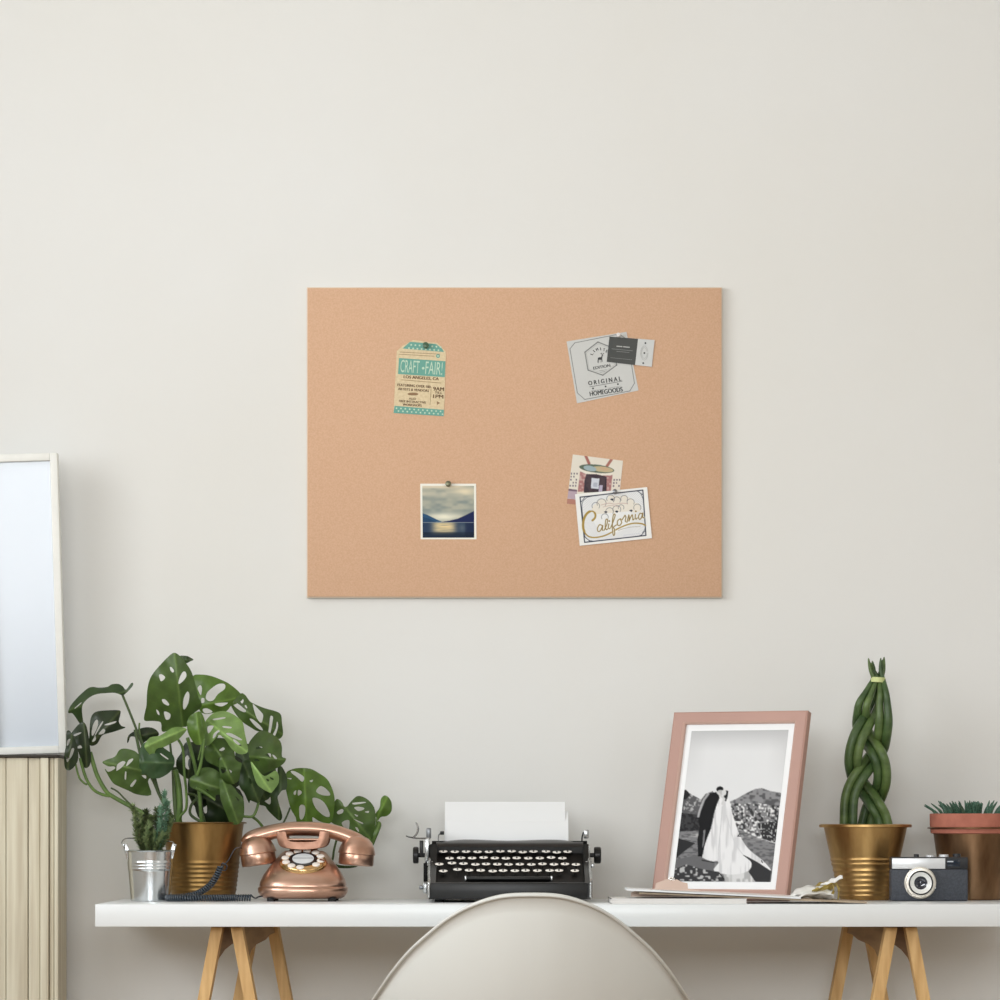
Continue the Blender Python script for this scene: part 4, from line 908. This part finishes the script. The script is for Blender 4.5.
for pyv, hw, yf, yb2 in lev:
    z_ = tz0+(898.6-pyv)/(898.6-851)*(zz(851, ty)-tz0); cyy = (yf+yb2)/2; hd = (yb2-yf)/2; hwm = hw/S(ty); rg_ = []
    for k in range(56):
        a = 2*math.pi*k/56; ca, sa = math.cos(a), math.sin(a); e = 2/2.7
        rg_.append(Vector((P(303, 0, ty).x+hwm*math.copysign(abs(ca)**e, ca), cyy+hd*math.copysign(abs(sa)**e, sa), z_)))
    rings.append(rg_)
MB().loft(rings, m_cop).build('body', tel, 50)
for sx in (-1, 1):
    for yy in (-.325, -.215):
        MB().lathe([(0, 0), (.008, 0), (.008, .007), (0, .007)], mat('rubber_black', (26, 26, 28), .7), 16, Matrix.Translation((P(303, 0, ty).x+sx*.058, yy, ZT+.0003))).build('foot', tel, 40)
# dial
dt = R(27); dc = P(303.2, 861.8, -.292)+Vector((0, 0, .0)); nd = Vector((0, -math.sin(dt), math.cos(dt)))
MD = rotm(dc, nd)
dial = MB().lathe([(0, -.012), (.040, -.012), (.0445, -.007), (.0455, -.003), (.0445, 0), (.0425, .001), (.0415, .0042), (.0395, .0055), (.022, .0050), (.0215, .0062)], m_gold, 56, MD).build('dial', tel, 40)
m_ivory = mat('ivory_enamel', (244, 236, 228), .3); m_blk = mat('black_enamel', (24, 24, 26), .22, coat=.3)
MB().lathe([(.0275, .0058), (.0275, .0066), (.021, .0068), (.0205, .0064)], m_blk, 40, MD).build('dial_ring', dial, 40)
MB().lathe([(.0205, .0060), (.0205, .0074), (0, .0078)], mat('dial_label', (226, 230, 232), .25), 40, MD).build('dial_label', dial, 40)
xb_ = (MD.to_3x3() @ Vector((1, 0, 0)))
mb = MB(); mb.add([MD @ Vector(p) for p in ((-.019, -.0006, .0082), (.019, -.0006, .0082), (.019, .0006, .0082), (-.019, .0006, .0082))], [(0, 1, 2, 3)], m_blk); mb.build('label_line', dial)
for k in range(11):
    a = R(-62+k*30.5); cp = MD @ Vector((.0345*math.cos(a+R(20)), .0345*math.sin(a+R(20)), .0052))
    Mk = rotm(cp, nd)
    MB().lathe([(.0074, 0), (.0074, .0018), (.0062, .0027), (0, .0029)], m_ivory, 18, Mk).build('number_button', dial, 40)
# finger stop
MB().tube([MD @ Vector(p) for p in ((.047, -.014, .002), (.043, -.012, .009), (.032, -.009, .010))], .0014, m_copd, 8).build('finger_stop', tel, 60)
# cradle
tx = P(303, 0, ty).x; s_ = S(ty)
MB().lathe([(.030, 0), (.027, .004), (.022, .008), (.026, .0125), (0, .0125)], m_copd, 32, Matrix.Translation((tx, -.235, zz(851.5, ty)))).build('neck', tel, 40)
def crX(px_, pyv, y): return Vector((tx+(px_-303)/s_, y, zz(pyv, ty)))
sh = cr([(277.6, 832.2), (277.6, 840), (281, 846.5), (291, 849), (303, 849.8), (315, 849), (325, 846.5), (328.6, 840), (328.8, 832.2), (326.5, 831), (321.5, 831.2), (320.3, 837), (316.5, 841.3), (303, 842.2), (289.5, 841.3), (286, 837), (284.7, 831.2), (280, 831)], 3, True)
for yy in (-.285, -.195):
    mb = MB(); c0 = crX(303, 841, yy)
    rr_ = []
    for dy, k in ((0, .94), (.0015, 1), (.010, 1), (.0115, .94)): rr_.append([c0+(crX(p[0], p[1], yy)-c0)*k+Vector((0, dy, 0)) for p in sh])
    # concave polygon caps are triangulated through a fan of quads between the outer and inner side of the U
    mb.loft(rr_, mat('cradle_copper', (176, 136, 116), .34, .92, scale=30, rgb2=(140, 104, 86)), cap=True); mb.build('cradle', tel, 40)
MB().tube([crX(286, 839.5, -.27), crX(320, 839.5, -.27)], .0022, m_cop, 10).build('cradle_bar', tel, 60)
MB().tube([crX(286, 843, -.235), crX(320, 843, -.235)], .0045, m_copd, 10).build('cradle_bar', tel, 60)
# handset
hy = -.238
hs_ = [(243, 844, 4.5), (248, 839.5, 7.0), (257, 836.2, 8.0), (270, 832.4, 7.6), (286, 829.3, 7.1), (303, 828.7, 7.2), (320, 829.6, 7.2), (336, 832.8, 7.4), (350, 838, 7.8), (359, 843, 8.0), (367, 850, 7.0)]
mb = MB(); q_ = cr([np.array(p) for p in hs_], 6)
mb.tube([crX(p[0], p[1], hy) for p in q_], [p[2]/s_*1.0 for p in q_], m_cop, 28, flat=1.25, up=(0, 1, 0)); mb.build('handset_grip', tel, 60)
def ear(ax, ay, bx, by2, name):
    A = crX(ax, ay, hy-.004); B = crX(bx, by2, hy-.004); d = (B-A); L_ = d.length*s_
    k = L_/31
    pr = [(0, 0), (6, .7), (11, 3), (14.6, 7), (17, 12), (18.4, 17), (18.8, 18.6), (18.5, 19.2), (17.4, 19.4), (17.6, 20), (17.6, 29), (16.8, 30.4), (12, 31), (11, 29.5), (0, 29.5)]
    MB().lathe([(a/s_, b*k/s_) for a, b in pr], m_cop, 48, rotm(A, d)).build(name, tel, 35)
ear(254.2, 834.8, 258.6, 865.6, 'earpiece'); ear(357.8, 835.2, 355.2, 865.8, 'mouthpiece')
# coiled cord
m_cord = mat('cord_slate', (46, 56, 66), .25, coat=.3)
def coil(path, rad, pitch, wire, rings_n=14, m=m_cord):
    q_ = [Vector(p) for p in cr(path, 24)]; out = []; acc = 0; u = None
    L_ = [0]
    for i in range(1, len(q_)): L_.append(L_[-1]+(q_[i]-q_[i-1]).length)
    tot = L_[-1]; n = int(tot/pitch*rings_n); j = 0
    for i in range(n+1):
        d = tot*i/n
        while j < len(L_)-2 and L_[j+1] < d: j += 1
        t = (d-L_[j])/max(1e-9, L_[j+1]-L_[j]); p = q_[j].lerp(q_[j+1], t); tg = (q_[j+1]-q_[j]).normalized()
        if u is None: u = Vector((0, 0, 1)) if abs(tg.z) < .9 else Vector((1, 0, 0))
        u = (u-tg*tg.dot(u)).normalized(); b = tg.cross(u); a = 2*math.pi*i/rings_n
        rr2 = rad
        out.append(p+(u*math.cos(a)+b*math.sin(a))*rr2)
    return out
cy1 = -.36; zr = ZT+.0072
def cpt(px_, y, z=None, pyv=None):
    v = P(px_, pyv if pyv else 0, y)
    if z is not None: v.z = z
    return v
path = [cpt(251, -.335, zr), cpt(232, -.345, zr), cpt(213, -.365, zr), cpt(196, -.372, zr), cpt(180, -.365, zr), cpt(169, -.345, zr), cpt(170, -.325, zr), cpt(181, -.318, zr+.001), cpt(196, -.322, zr+.007), cpt(209, -.33, zr+.022), cpt(216, -.335, zr+.040), cpt(221, -.335, zr+.060)]
co = coil(path, .0050, .0048, .0019)
MB().tube(co, .0020, m_cord, 6).build('coiled_cord', tel, 80)
mb = MB()
mb.tube(cr([co[-1], cpt(223, -.34, zr+.066), cpt(227, -.335, zr+.060), cpt(225, -.33, zr+.052), cpt(221, -.33, zr+.056), cpt(228, -.31, zr+.070), cpt(236, -.28, None, 848), crX(246, 850, hy)], 6), .0012, m_cord, 6)
mb.tube(cr([co[0], cpt(255, -.33, zr-.001), cpt(259, -.32, ZT+.009), cpt(263, -.31, ZT+.010)], 5), .0016, m_cord, 6)
mb.build('cord_end', tel, 80)

# ------------------------------------------------------------------ typewriter
wy = -.32
m_bl = mat('typewriter_black', (22, 22, 22), .36, scale=30, rgb2=(14, 14, 14), spec=.4); m_blm = mat('typewriter_matte_black', (13, 11, 10), .6, spec=.2); m_chr = mat('worn_chrome', (200, 202, 202), .25, 1, scale=60, rgb2=(150, 152, 152))  # m_blm: plain matte black of key bed, platen and inner parts
m_dgl = mat('dark_grey_lid', (58, 56, 55), .35, scale=50, rgb2=(44, 42, 41))
tw = thing('typewriter', 'old black typewriter with rows of round glass-top keys, behind the white chair', 'typewriter', (P(507, 0, wy).x, wy, ZT))
def X(px_, y=wy): return P(px_, 0, y).x
def Zp(pyv, y=wy): return P(0, pyv, y).z
zb0 = ZT+.006
mb = MB()   # base tray: front apron + floor + back
mb.box((X(429, -.45), -.45, zb0), (X(588, -.45), -.435, Zp(882.5, -.45)), m_bl, .003)
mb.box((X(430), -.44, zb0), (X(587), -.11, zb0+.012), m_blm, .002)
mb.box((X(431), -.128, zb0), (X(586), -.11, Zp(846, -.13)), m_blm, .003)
mb.build('base_frame', tw, 35)
for sx, xa_, xb2 in ((-1, 429.5, 436.5), (1, 584, 589.5)):
    prof = [(-.448, zb0), (-.11, zb0), (-.11, Zp(846, -.2)), (-.27, Zp(844, -.27)), (-.30, Zp(862, -.3)), (-.40, Zp(873, -.4)), (-.448, Zp(883, -.448))]
    a = X(xa_, -.35); b = X(xb2, -.35)
    MB().prism([(a, p[0], p[1]) for p in prof], (b-a, 0, 0), m_bl).build('side_panel', tw, 30)
    xe = a if sx < 0 else b
    e = cr([(xe, -.451, zb0+.004), (xe, -.451, Zp(886, -.45)), (xe+.001, -.446, Zp(881, -.448)), (xe, -.40, Zp(872.5, -.4)), (xe, -.31, Zp(862, -.31)), (xe-.0*sx, -.30, Zp(858, -.3))], 4)
    MB().tube(e, .0030, m_chr, 8).build('side_trim', tw, 60)
    MB().box((X(427 if sx < 0 else 585.5), -.300, Zp(866)), (X(433 if sx < 0 else 592), -.285, Zp(861)), m_chr, .002).build('bracket', tw, 40)
for xf in (440, 575):
    for yf in (-.42, -.17): MB().lathe([(0, 0), (.009, 0), (.008, .007), (0, .007)], mat('rubber_black', (26, 26, 28), .7), 16, Matrix.Translation((X(xf), yf, ZT+.0003))).build('foot', tw, 40)
# key bank: sloped dark bed behind the keys and hood
mb = MB()
bed = [(-.428, Zp(893, -.43)), (-.428, Zp(886, -.43)), (-.30, Zp(864, -.3)), (-.262, Zp(853, -.262)), (-.262, Zp(893, -.262))]
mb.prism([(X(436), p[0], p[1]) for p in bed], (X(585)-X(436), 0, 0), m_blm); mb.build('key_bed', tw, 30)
hood = [(-.262, Zp(860, -.26)), (-.264, Zp(847, -.264)), (-.258, Zp(844, -.258)), (-.245, Zp(842, -.245)), (-.16, Zp(842, -.16)), (-.16, Zp(860, -.16))]
MB().prism([(X(435.6), p[0], p[1]) for p in hood], (X(584)-X(435.6), 0, 0), m_bl).build('hood', tw, 30)
lid = cr([(438, 843), (450, 840.5), (470, 839.4), (507, 840.6), (545, 839.6), (565, 840.2), (578, 843)], 4)
rr_ = []
for dy, k in ((-.25, 0), (-.235, .7), (-.20, 1), (-.17, .8)):
    rr_.append([P(p[0], 843.5-(843.5-p[1])*k, dy) for p in lid]+[P(578, 845, dy), P(438, 845, dy)])
MB().loft(rr_, m_dgl).build('lid', tw, 40)
# keys
m_key = mat('key_glint_white', (254, 251, 244), .25); m_krim = mat('key_rim', (60, 56, 52), .3, .6)  # white face colour paints in the reflections of the glass key tops
rows = [(851.6, -.268, [222, 270, 317, 365, 412, 460, 507, 553, 598, 650, 695, 740]), (857.9, -.300, [248, 296, 342, 390, 437, 483, 528, 576, 624, 671, 718]), (864.0, -.332, [205, 258, 306, 356, 400, 447, 494, 541, 589, 635, 683, 729, 775]), (870.6, -.364, [222, 281, 329, 378, 428, 471, 520, 565, 614, 665, 704, 770])]
rk = random.Random(3)
for pyv, yk, xs in rows:
    for x in xs:
        pv_ = pyv+rk.uniform(-.5, .5)+(-.8 if x in (258, 281) else 0); c0 = P(390+x/4.1667, pv_, yk); n_ = Vector((0, -.30, .954)); Mk = rotm(c0, n_)
        mb = MB().lathe([(.0035, -.004), (.0072, -.0022), (.0084, -.0008), (.0082, .0002)], m_krim, 20, Mk)
        mb.lathe([(.0082, .0002), (.0066, .0008), (0, .0010)], m_key, 20, Mk)
        g = .0024   # dark legend strip, splits the painted reflection in two
        mb.add([Mk @ Vector(p) for p in ((-g*.62, -.0062, .0013), (g*.62, -.0062, .0013), (g*.62, .0062, .0013), (-g*.62, .0062, .0013))], [(0, 1, 2, 3)], m_krim)
        mb.tube([c0+Vector((0, .001, -.003)), c0+Vector((0, .006, -.018)), c0+Vector((0, .02, -.03))], .0012, m_krim, 5)
        mb.build('key', tw, 40)
MB().box((X(466, -.4), -.405, Zp(880.5, -.4)), (X(551, -.4), -.388, Zp(876.6, -.4)), m_bl, .003).build('space_bar', tw, 40)
for xk in (465.6, 551.6): MB().box((X(xk, -.4)-.0018, -.406, Zp(881.4, -.4)), (X(xk, -.4)+.0018, -.39, Zp(875.8, -.4)), m_chr, .001).build('space_bar_arm', tw, 40)
# carriage
cyy = -.195; zc_ = Zp(855, cyy)
MB().tube([(X(432, cyy), cyy, zc_+.009), (X(587, cyy), cyy, zc_+.009)], .0185, m_blm, 28).build('platen', tw, 60)
for sx, x0_, x1_ in ((-1, 413, 418.6), (1, 594, 601)):
    yk = -.21; zk = P(0, 855.2, yk).z; pr = [(0, 0), (.0135, 0), (.0155, .0015), (.0158, .003)]
    Lk = abs(X(x1_, yk)-X(x0_, yk)); nk = 28
    mb = MB().lathe([(0, 0), (.0140, 0), (.0160, .0016), (.0162, Lk*.5), (.0160, Lk-.0016), (.0140, Lk), (0, Lk)], m_bl, 26, rotm((X(x0_, yk), yk, zk), (1, 0, 0)))
    mb.tube([(X(x1_ if sx < 0 else x0_, yk), yk, zk), (X(430 if sx < 0 else 586, yk), yk, zk)], .0045, m_bl, 12)
    mb.build('platen_knob', tw, 35)
def cb_(a, b, ya, yb, m, name, bev=.0012):   # box from pixel corners
    p = P(a[0], a[1], ya); q2 = P(b[0], b[1], ya)
    return MB().box((p.x, ya, q2.z), (q2.x, yb, p.z), m, bev).build(name, tw, 40)
cb_((424.8, 838), (429.4, 863), -.235, -.17, m_chr, 'carriage_end_plate')
cb_((429.4, 845), (435.4, 862), -.225, -.15, m_blm, 'carriage_end')
cb_((419.5, 840.5), (423.2, 856), -.22, -.19, m_bl, 'lever_pivot')
cb_((423.5, 863), (428.6, 882), -.25, -.17, m_blm, 'carriage_lock')
cb_((423.2, 883), (428.2, 893.5), -.30, -.24, m_chr, 'ribbon_switch')
cb_((419.2, 885.6), (423.2, 889.5), -.285, -.265, mat('grey_steel', (120, 122, 124), .35, .9), 'switch_knob')
cb_((426.2, 828), (431, 838.6), -.215, -.185, mat('grey_steel', (120, 122, 124), .35, .9), 'margin_stop', .0018)
cb_((440, 831.2), (444, 834.8), -.215, -.185, m_bl, 'paper_bail_roller')
cb_((573.5+10.3, 829.8), (588.8, 838.5), -.215, -.185, m_chr, 'margin_stop', .0018)
cb_((586.2, 845), (590, 862), -.235, -.17, m_chr, 'carriage_end_plate')
cb_((590, 863.8), (594.6, 867.8), -.30, -.28, m_chr, 'release_knob')
MB().tube(cr([P(444, 833, -.2), P(439.5, 834, -.2), P(438.5, 838, -.2), P(438.8, 842, -.2)], 5), .0013, m_chr, 6).build('paper_bail_arm', tw, 60)
MB().tube(cr([P(583.5, 832, -.2), P(582, 838, -.2), P(582.2, 844, -.2)], 5), .0015, m_bl, 6).build('paper_bail_arm', tw, 60)
mb = MB().tube(cr([P(430, 838.4, -.23), P(420, 838.2, -.24), P(412, 837.4, -.25), P(406.4, 836, -.26)], 6), .0017, m_chr, 8)
mb.tube(cr([P(413, 837.6, -.25), P(416.5, 834, -.255), P(418, 829, -.26), P(417.3, 825, -.262), P(415.8, 822.5, -.264)], 6), [.0012+.0010*math.sin(math.pi*i/24) for i in range(25)], m_chr, 8)
mb.build('return_lever', tw, 60)
def paper(x0_, x1_, ytop, y, label, zoff):
    mb = MB(); n = 10; vs = []; th = .0006
    for i in range(n+1):
        t = i/n; z = Zp(846, y)+(P(0, ytop, y-.0+.05).z-Zp(846, y))*t; yy = y+.045*t*t
        for x in (x0_, x1_):
            for d in (0, th): vs.append((X(x, y), yy+d, z))
    fs = []
    for i in range(n):
        a = i*4; b = a+4; fs += [(a, a+2, b+2, b), (a+1, b+1, b+3, a+3), (a, b, b+1, a+1), (a+2, a+3, b+3, b+2)]
    fs += [(0, 1, 3, 2), (n*4, n*4+2, n*4+3, n*4+1)]
    o = mb.add(vs, fs, m_paper).build('paper_sheet', None, 30, (X(505), y, Zp(843))); tag(o, label, 'paper')
paper(444.8, 565.2, 801.8, -.146, 'rear blank sheet in the typewriter, its top edge standing higher', 0)
paper(446.5, 568.4, 811.0, -.1545, 'front blank sheet rolled into the typewriter, reaching further right', 1)

# ------------------------------------------------------------------ braided sansevieria in brass pot
sy = -.17
pr, loc, H = pot_profile(865.4, sy, 824, 42.3, 25.5, 46.3, [860, 864.5, 870.5, 875.8, 881, 886.3, 891.5, 896], .0015, 3.4)
sp = thing('potted_snake_plant', 'tall braided snake plant in a shiny tapered brass pot', 'potted plant', loc)
Mx = Matrix.Translation(loc)
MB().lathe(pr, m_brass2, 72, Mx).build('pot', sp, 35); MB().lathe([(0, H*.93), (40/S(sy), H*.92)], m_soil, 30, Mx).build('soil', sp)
m_sn = [mat('snake_leaf', (98, 120, 66), .42, scale=18, stretch=(1, 1, 2.5), rgb2=(66, 88, 44)), mat('snake_leaf_deep', (78, 102, 56), .42, scale=18, stretch=(1, 1, 2.5), rgb2=(52, 76, 40))]
f_, b_ = -.020, .020
strands = [
    [(524, 175, 0), (492, 240, -.006), (462, 300, -.01), (454, 360, 0), (452, 425, .018), (492, 500, .012), (540, 575, f_), (565, 650, f_), (566, 735, -.01), (540, 815, b_), (500, 890, b_), (470, 990, .012)],
    [(565, 175, 0), (574, 240, f_), (576, 310, f_), (578, 390, f_), (570, 470, -.01), (553, 545, b_), (505, 615, .005), (448, 690, f_), (405, 765, f_), (384, 850, f_), (380, 990, f_)],
    [(545, 175, .006), (538, 250, b_), (518, 320, b_), (478, 400, -.008), (436, 480, f_), (412, 560, f_), (408, 640, -.012), (432, 725, b_), (490, 800, .004), (535, 870, f_), (566, 930, f_), (585, 995, f_)]]
for si, stn in enumerate(strands):
    for side in (-1, 1):
        q_ = []
        n = len(stn)
        for i, (x, y, d) in enumerate(stn):
            x2, y2 = stn[min(i+1, n-1)][:2]; x1_, y1_ = stn[max(i-1, 0)][:2]; tx_, ty_ = x2-x1_, y2-y1_; l_ = math.hypot(tx_, ty_)
            k = 24*min(1, .42+i/4.2); ox, oy = -ty_/l_*k*side, tx_/l_*k*side
            v = P(780+(x+ox)/5.5555, 650+(y+oy)/5.5555, sy+d+.0025*side)
            if i == n-1: v.z = loc[2]+H*.9
            q_.append(v)
        q_ = cr(q_, 8); m_ = len(q_)
        tip = {(0, -1): (491, 45), (0, 1): (512, 60), (1, -1): (560, 44), (1, 1): (578, 38), (2, -1): (503, 70), (2, 1): (571, 52)}[(si, side)]
        hd = [P(780+tip[0]/5.5555, 650+tip[1]/5.5555, sy+.004*side)]; mid = P(780+(tip[0]*.5+(stn[0][0]+8*side)*.5)/5.5555, 650+112/5.5555, sy+.003*side+stn[0][2])
        full_ = cr([hd[0], mid, Vector(q_[0])], 8)[:-1]+q_
        rs = []
        for i in range(len(full_)):
            if i < 16: rs.append(.0005+.0046*(i/16)**.55)
            else: rs.append(min(.0090, .0048+.0042*min(1, (i-16)/26)))
        MB().tube(full_, rs, m_sn[(si+(side > 0)) % 2], 14).build('stalk', sp, 80)
tcn = P(780+545/5.5555, 650+166/5.5555, sy)
MB().lathe([(.0132, -.0050), (.0140, -.0047), (.0140, .0047), (.0132, .0050), (.0128, .0)], mat('raffia_tie', (206, 216, 150), .6), 30, Matrix.Translation(tcn) @ Matrix.Rotation(R(4), 4, 'Y') @ Matrix.Diagonal((1, .9, 1, 1))).build('tie', sp, 40)

# ------------------------------------------------------------------ small succulent in terracotta inside brass bucket
uy = -.16
pr, loc, H = pot_profile(973, uy, 827, 40.5, 30, 45.5, [], 0, 1.8)
su = thing('potted_succulent', 'small striped succulent in a terracotta pot inside a brown brass bucket, behind the camera', 'potted plant', loc)
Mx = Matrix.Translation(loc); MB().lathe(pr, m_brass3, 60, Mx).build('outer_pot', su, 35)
m_ter = mat('terracotta', (186, 116, 96), .8, scale=40, rgb2=(170, 102, 84)); k = 1/S(uy)
zt2 = Zp(813.6, uy)-loc[2]
MB().lathe([(0, zt2-.09), (30*k, zt2-.09), (38*k, zt2-.045), (38*k, zt2-.040), (42.0*k, zt2-.038), (43*k, zt2-.022), (43.2*k, zt2-.001), (42.4*k, zt2), (39.5*k, zt2), (39*k, zt2-.01)], m_ter, 60, Mx).build('terracotta_pot', su, 35)
MB().lathe([(0, zt2-.006), (39.3*k, zt2-.008)], m_soil, 30, Mx).build('soil', su)
m_suc = mat('succulent_green', (88, 124, 104), .5, scale=160, rgb2=(46, 78, 58), stretch=(1, 1, 5))
cz = Vector(loc)+Vector((0, 0, zt2-.008))
for j in range(72):
    ring_ = j % 4; a = j*2.39996; rad0 = [.078, .058, .036, .014][ring_]*random.uniform(.8, 1.15); d = Vector((math.cos(a), math.sin(a), 0))
    base_ = cz+d*rad0*.8; up_ = random.uniform(.026, .034)-(.004 if ring_ == 0 else 0); out_ = [.028, .018, .010, .003][ring_]+random.uniform(-.003, .003)
    pts = cr([base_, base_+d*out_*.3+Vector((0, 0, up_*.5)), base_+d*out_+Vector((0, 0, up_))], 5)
    MB().tube(pts, [.0042*(1-(i/11)**1.7)+.0003 for i in range(11)], m_suc, 8, flat=.6).build('leaf', su, 80)

# ------------------------------------------------------------------ camera
ky = -.30; kx0 = X(891.2, ky); kx1 = X(968, ky); kz1 = Zp(857.0, ky)
km = thing('film_camera', 'vintage black and silver film camera standing in front of the brass pots', 'camera', ((kx0+kx1)/2, ky+.02, ZT))
m_lth = mat('camera_leatherette', (70, 74, 82), .62, scale=260, rgb2=(56, 60, 68), bump=.5, bscale=300); m_sil = mat('camera_silver', (222, 224, 226), .32, .35); m_kbl = mat('camera_black', (38, 40, 44), .35)
z0_ = ZT+.0004; zs = Zp(869, ky)
MB().box((kx0, ky, z0_), (kx1, ky+.042, zs), m_lth, .003).build('body', km, 35)
MB().box((kx0, ky-.0004, zs), (kx1, ky+.0424, kz1), m_kbl, .0022).build('top_housing', km, 35)
MB().box((X(892, ky), ky-.0016, Zp(868.8, ky)), (X(945.2, ky), ky, Zp(858.2, ky)), m_sil, .0006).build('front_plate', km, 35)
MB().box((X(947, ky), ky-.0014, Zp(866.5, ky)), (X(960, ky), ky, Zp(859.5, ky)), mat('viewfinder_glass', (30, 40, 52), .05), .0006).build('viewfinder', km, 35)
for a, b, t, nm, m in ((914.8, 920, 854.0, 'shutter_button', m_kbl), (926.5, 936, 854.8, 'film_counter', m_sil), (940, 950, 854.3, 'rewind_knob', m_sil), (954, 962, 853.6, 'accessory_shoe', m_kbl)):
    cxk = (X(a, ky)+X(b, ky))/2; rk_ = (X(b, ky)-X(a, ky))/2
    MB().lathe([(rk_, 0), (rk_, Zp(t, ky)-kz1-.0008), (rk_*.85, Zp(t, ky)-kz1), (0, Zp(t, ky)-kz1)], m, 24, Matrix.Translation((cxk, ky+.02, kz1-.0003))).build(nm, km, 35)
lc = P(920.0, 882.8, ky); ML = rotm(lc, (0, -1, 0)); q1 = 1/S(ky)
m_lens = mat('lens_silver', (214, 208, 196), .3, .55); m_lens2 = mat('lens_ring', (236, 236, 232), .35, .2)
lens = MB().lathe([(16*q1, 0), (16*q1, .006), (15.6*q1, .007), (15.0*q1, .0072), (15.0*q1, .015), (14.6*q1, .0162), (12.4*q1, .0166), (12.0*q1, .0158)], m_lens, 48, ML).build('lens', km, 30)
MB().lathe([(12.0*q1, .0150), (12.0*q1, .0172), (11.2*q1, .0180), (10.8*q1, .0172)], m_kbl, 48, ML).build('focus_ring', lens, 30)
MB().lathe([(10.8*q1, .0168), (10.8*q1, .0176), (7.6*q1, .0150), (6.6*q1, .0146)], m_lens2, 48, ML).build('bezel', lens, 30)
MB().lathe([(6.6*q1, .0150), (5.8*q1, .0140), (5.4*q1, .0132), (0, .0150)], mat('lens_glass', (20, 26, 40), .05, coat=1), 40, ML).build('lens_glass', lens, 60)
for ax, ay in ((910.5, 870.8), (935.2, 888)):
    v = P(ax, ay, ky-.008); MB().tube([v+Vector((0, .006, 0)), v], .0016, m_sil, 8).build('lever', km, 60)

# ------------------------------------------------------------------ chair
hy_ = -1.05
cs = S(hy_); xc = P(531.5, 0, hy_).x
ch = thing('shell_chair', 'white moulded shell armchair pushed up to the middle of the desk', 'chair', (xc, hy_+.30, 0))
m_ch = mat('chair_plastic', (217, 218, 213), .42, spec=.5); m_lip = m_ch
zt_ = P(0, 894.8, hy_).z
# half of the rim: (x, y offset from the back, z)
rim_r = [(0, 0, zt_), (.028, .001, zt_-.0005), (.052, .004, zt_-.003), (.077, .010, zt_-.009), (.102, .018, zt_-.018), (.125, .028, zt_-.029), (.150, .042, zt_-.045), (.177, .060, zt_-.067), (.212, .090, zt_-.099), (.243, .128, zt_-.136), (.268, .175, zt_-.172), (.287, .225, zt_-.200), (.297, .280, zt_-.215), (.298, .330, zt_-.225), (.290, .375, zt_-.238), (.275, .418, zt_-.262), (.255, .455, zt_-.290), (.235, .485, zt_-.315), (.19, .505, zt_-.335), (.12, .515, zt_-.340), (0, .520, zt_-.340)]
half = cr([np.array(p) for p in rim_r], 5)
half = [p*np.array([.975, 1, 1]) for p in half]
rim = [Vector((xc+p[0], hy_+p[1], p[2])) for p in half]+[Vector((xc-p[0], hy_+p[1], p[2])) for p in half[-2:0:-1]]
cen = Vector((xc, hy_+.30, zt_-.375)); N = len(rim); T = 22; vs = []
for j in range(T+1):
    t = j/T
    hfac = math.sin(t*math.pi/2)**.85; vfac = (1-math.cos(t*math.pi/2))**1.15
    for rv in rim:
        d = rv-cen; vs.append(cen+Vector((d.x*hfac, d.y*hfac, d.z*vfac)))
base_n = len(vs)
for j, (o1, dn) in enumerate(((.004, .0005), (.0095, -.002), (.0125, -.006))):   # rolled lip, turning outwards
    for i, rv in enumerate(rim):
        tg = (rim[(i+1) % N]-rim[i-1]).normalized(); side = tg.cross(Vector((0, 0, 1)))
        outd = Vector((rv.x-cen.x, rv.y-cen.y, .0)).normalized()
        o3 = (outd+Vector((0, 0, .55)))
        o3 = (o3-tg*tg.dot(o3)).normalized(); vs.append(rv+o3*o1*.5+outd*o1*.3+Vector((0, 0, dn)))
fs = []
for j in range(T+3):
    for i in range(N):
        i2 = (i+1) % N; fs.append((j*N+i, j*N+i2, (j+1)*N+i2, (j+1)*N+i))
o = MB().add(vs, fs, m_ch).build('seat_shell', ch, 80)
md = o.modifiers.new('thickness', 'SOLIDIFY'); md.thickness = .005; md.offset = 0
m_cw = mat('chair_leg_wood', (206, 164, 112), .5, scale=14, stretch=(6, 6, .7), rgb2=(186, 142, 92)); m_cm = mat('chair_bracket', (40, 40, 42), .4, .6)
for sx in (-1, 1):
    for sy_ in (-1, 1):
        MB().tube([cen+Vector((sx*.12, sy_*.11, -.012)), Vector((cen.x+sx*.235, cen.y+sy_*.22, .001))], [.014, .010], m_cw, 14).build('leg', ch, 60)
    MB().tube([cen+Vector((sx*.13, -.12, -.03)), cen+Vector((-sx*.13, .12, -.03))], .005, m_cm, 8).build('brace', ch, 60)
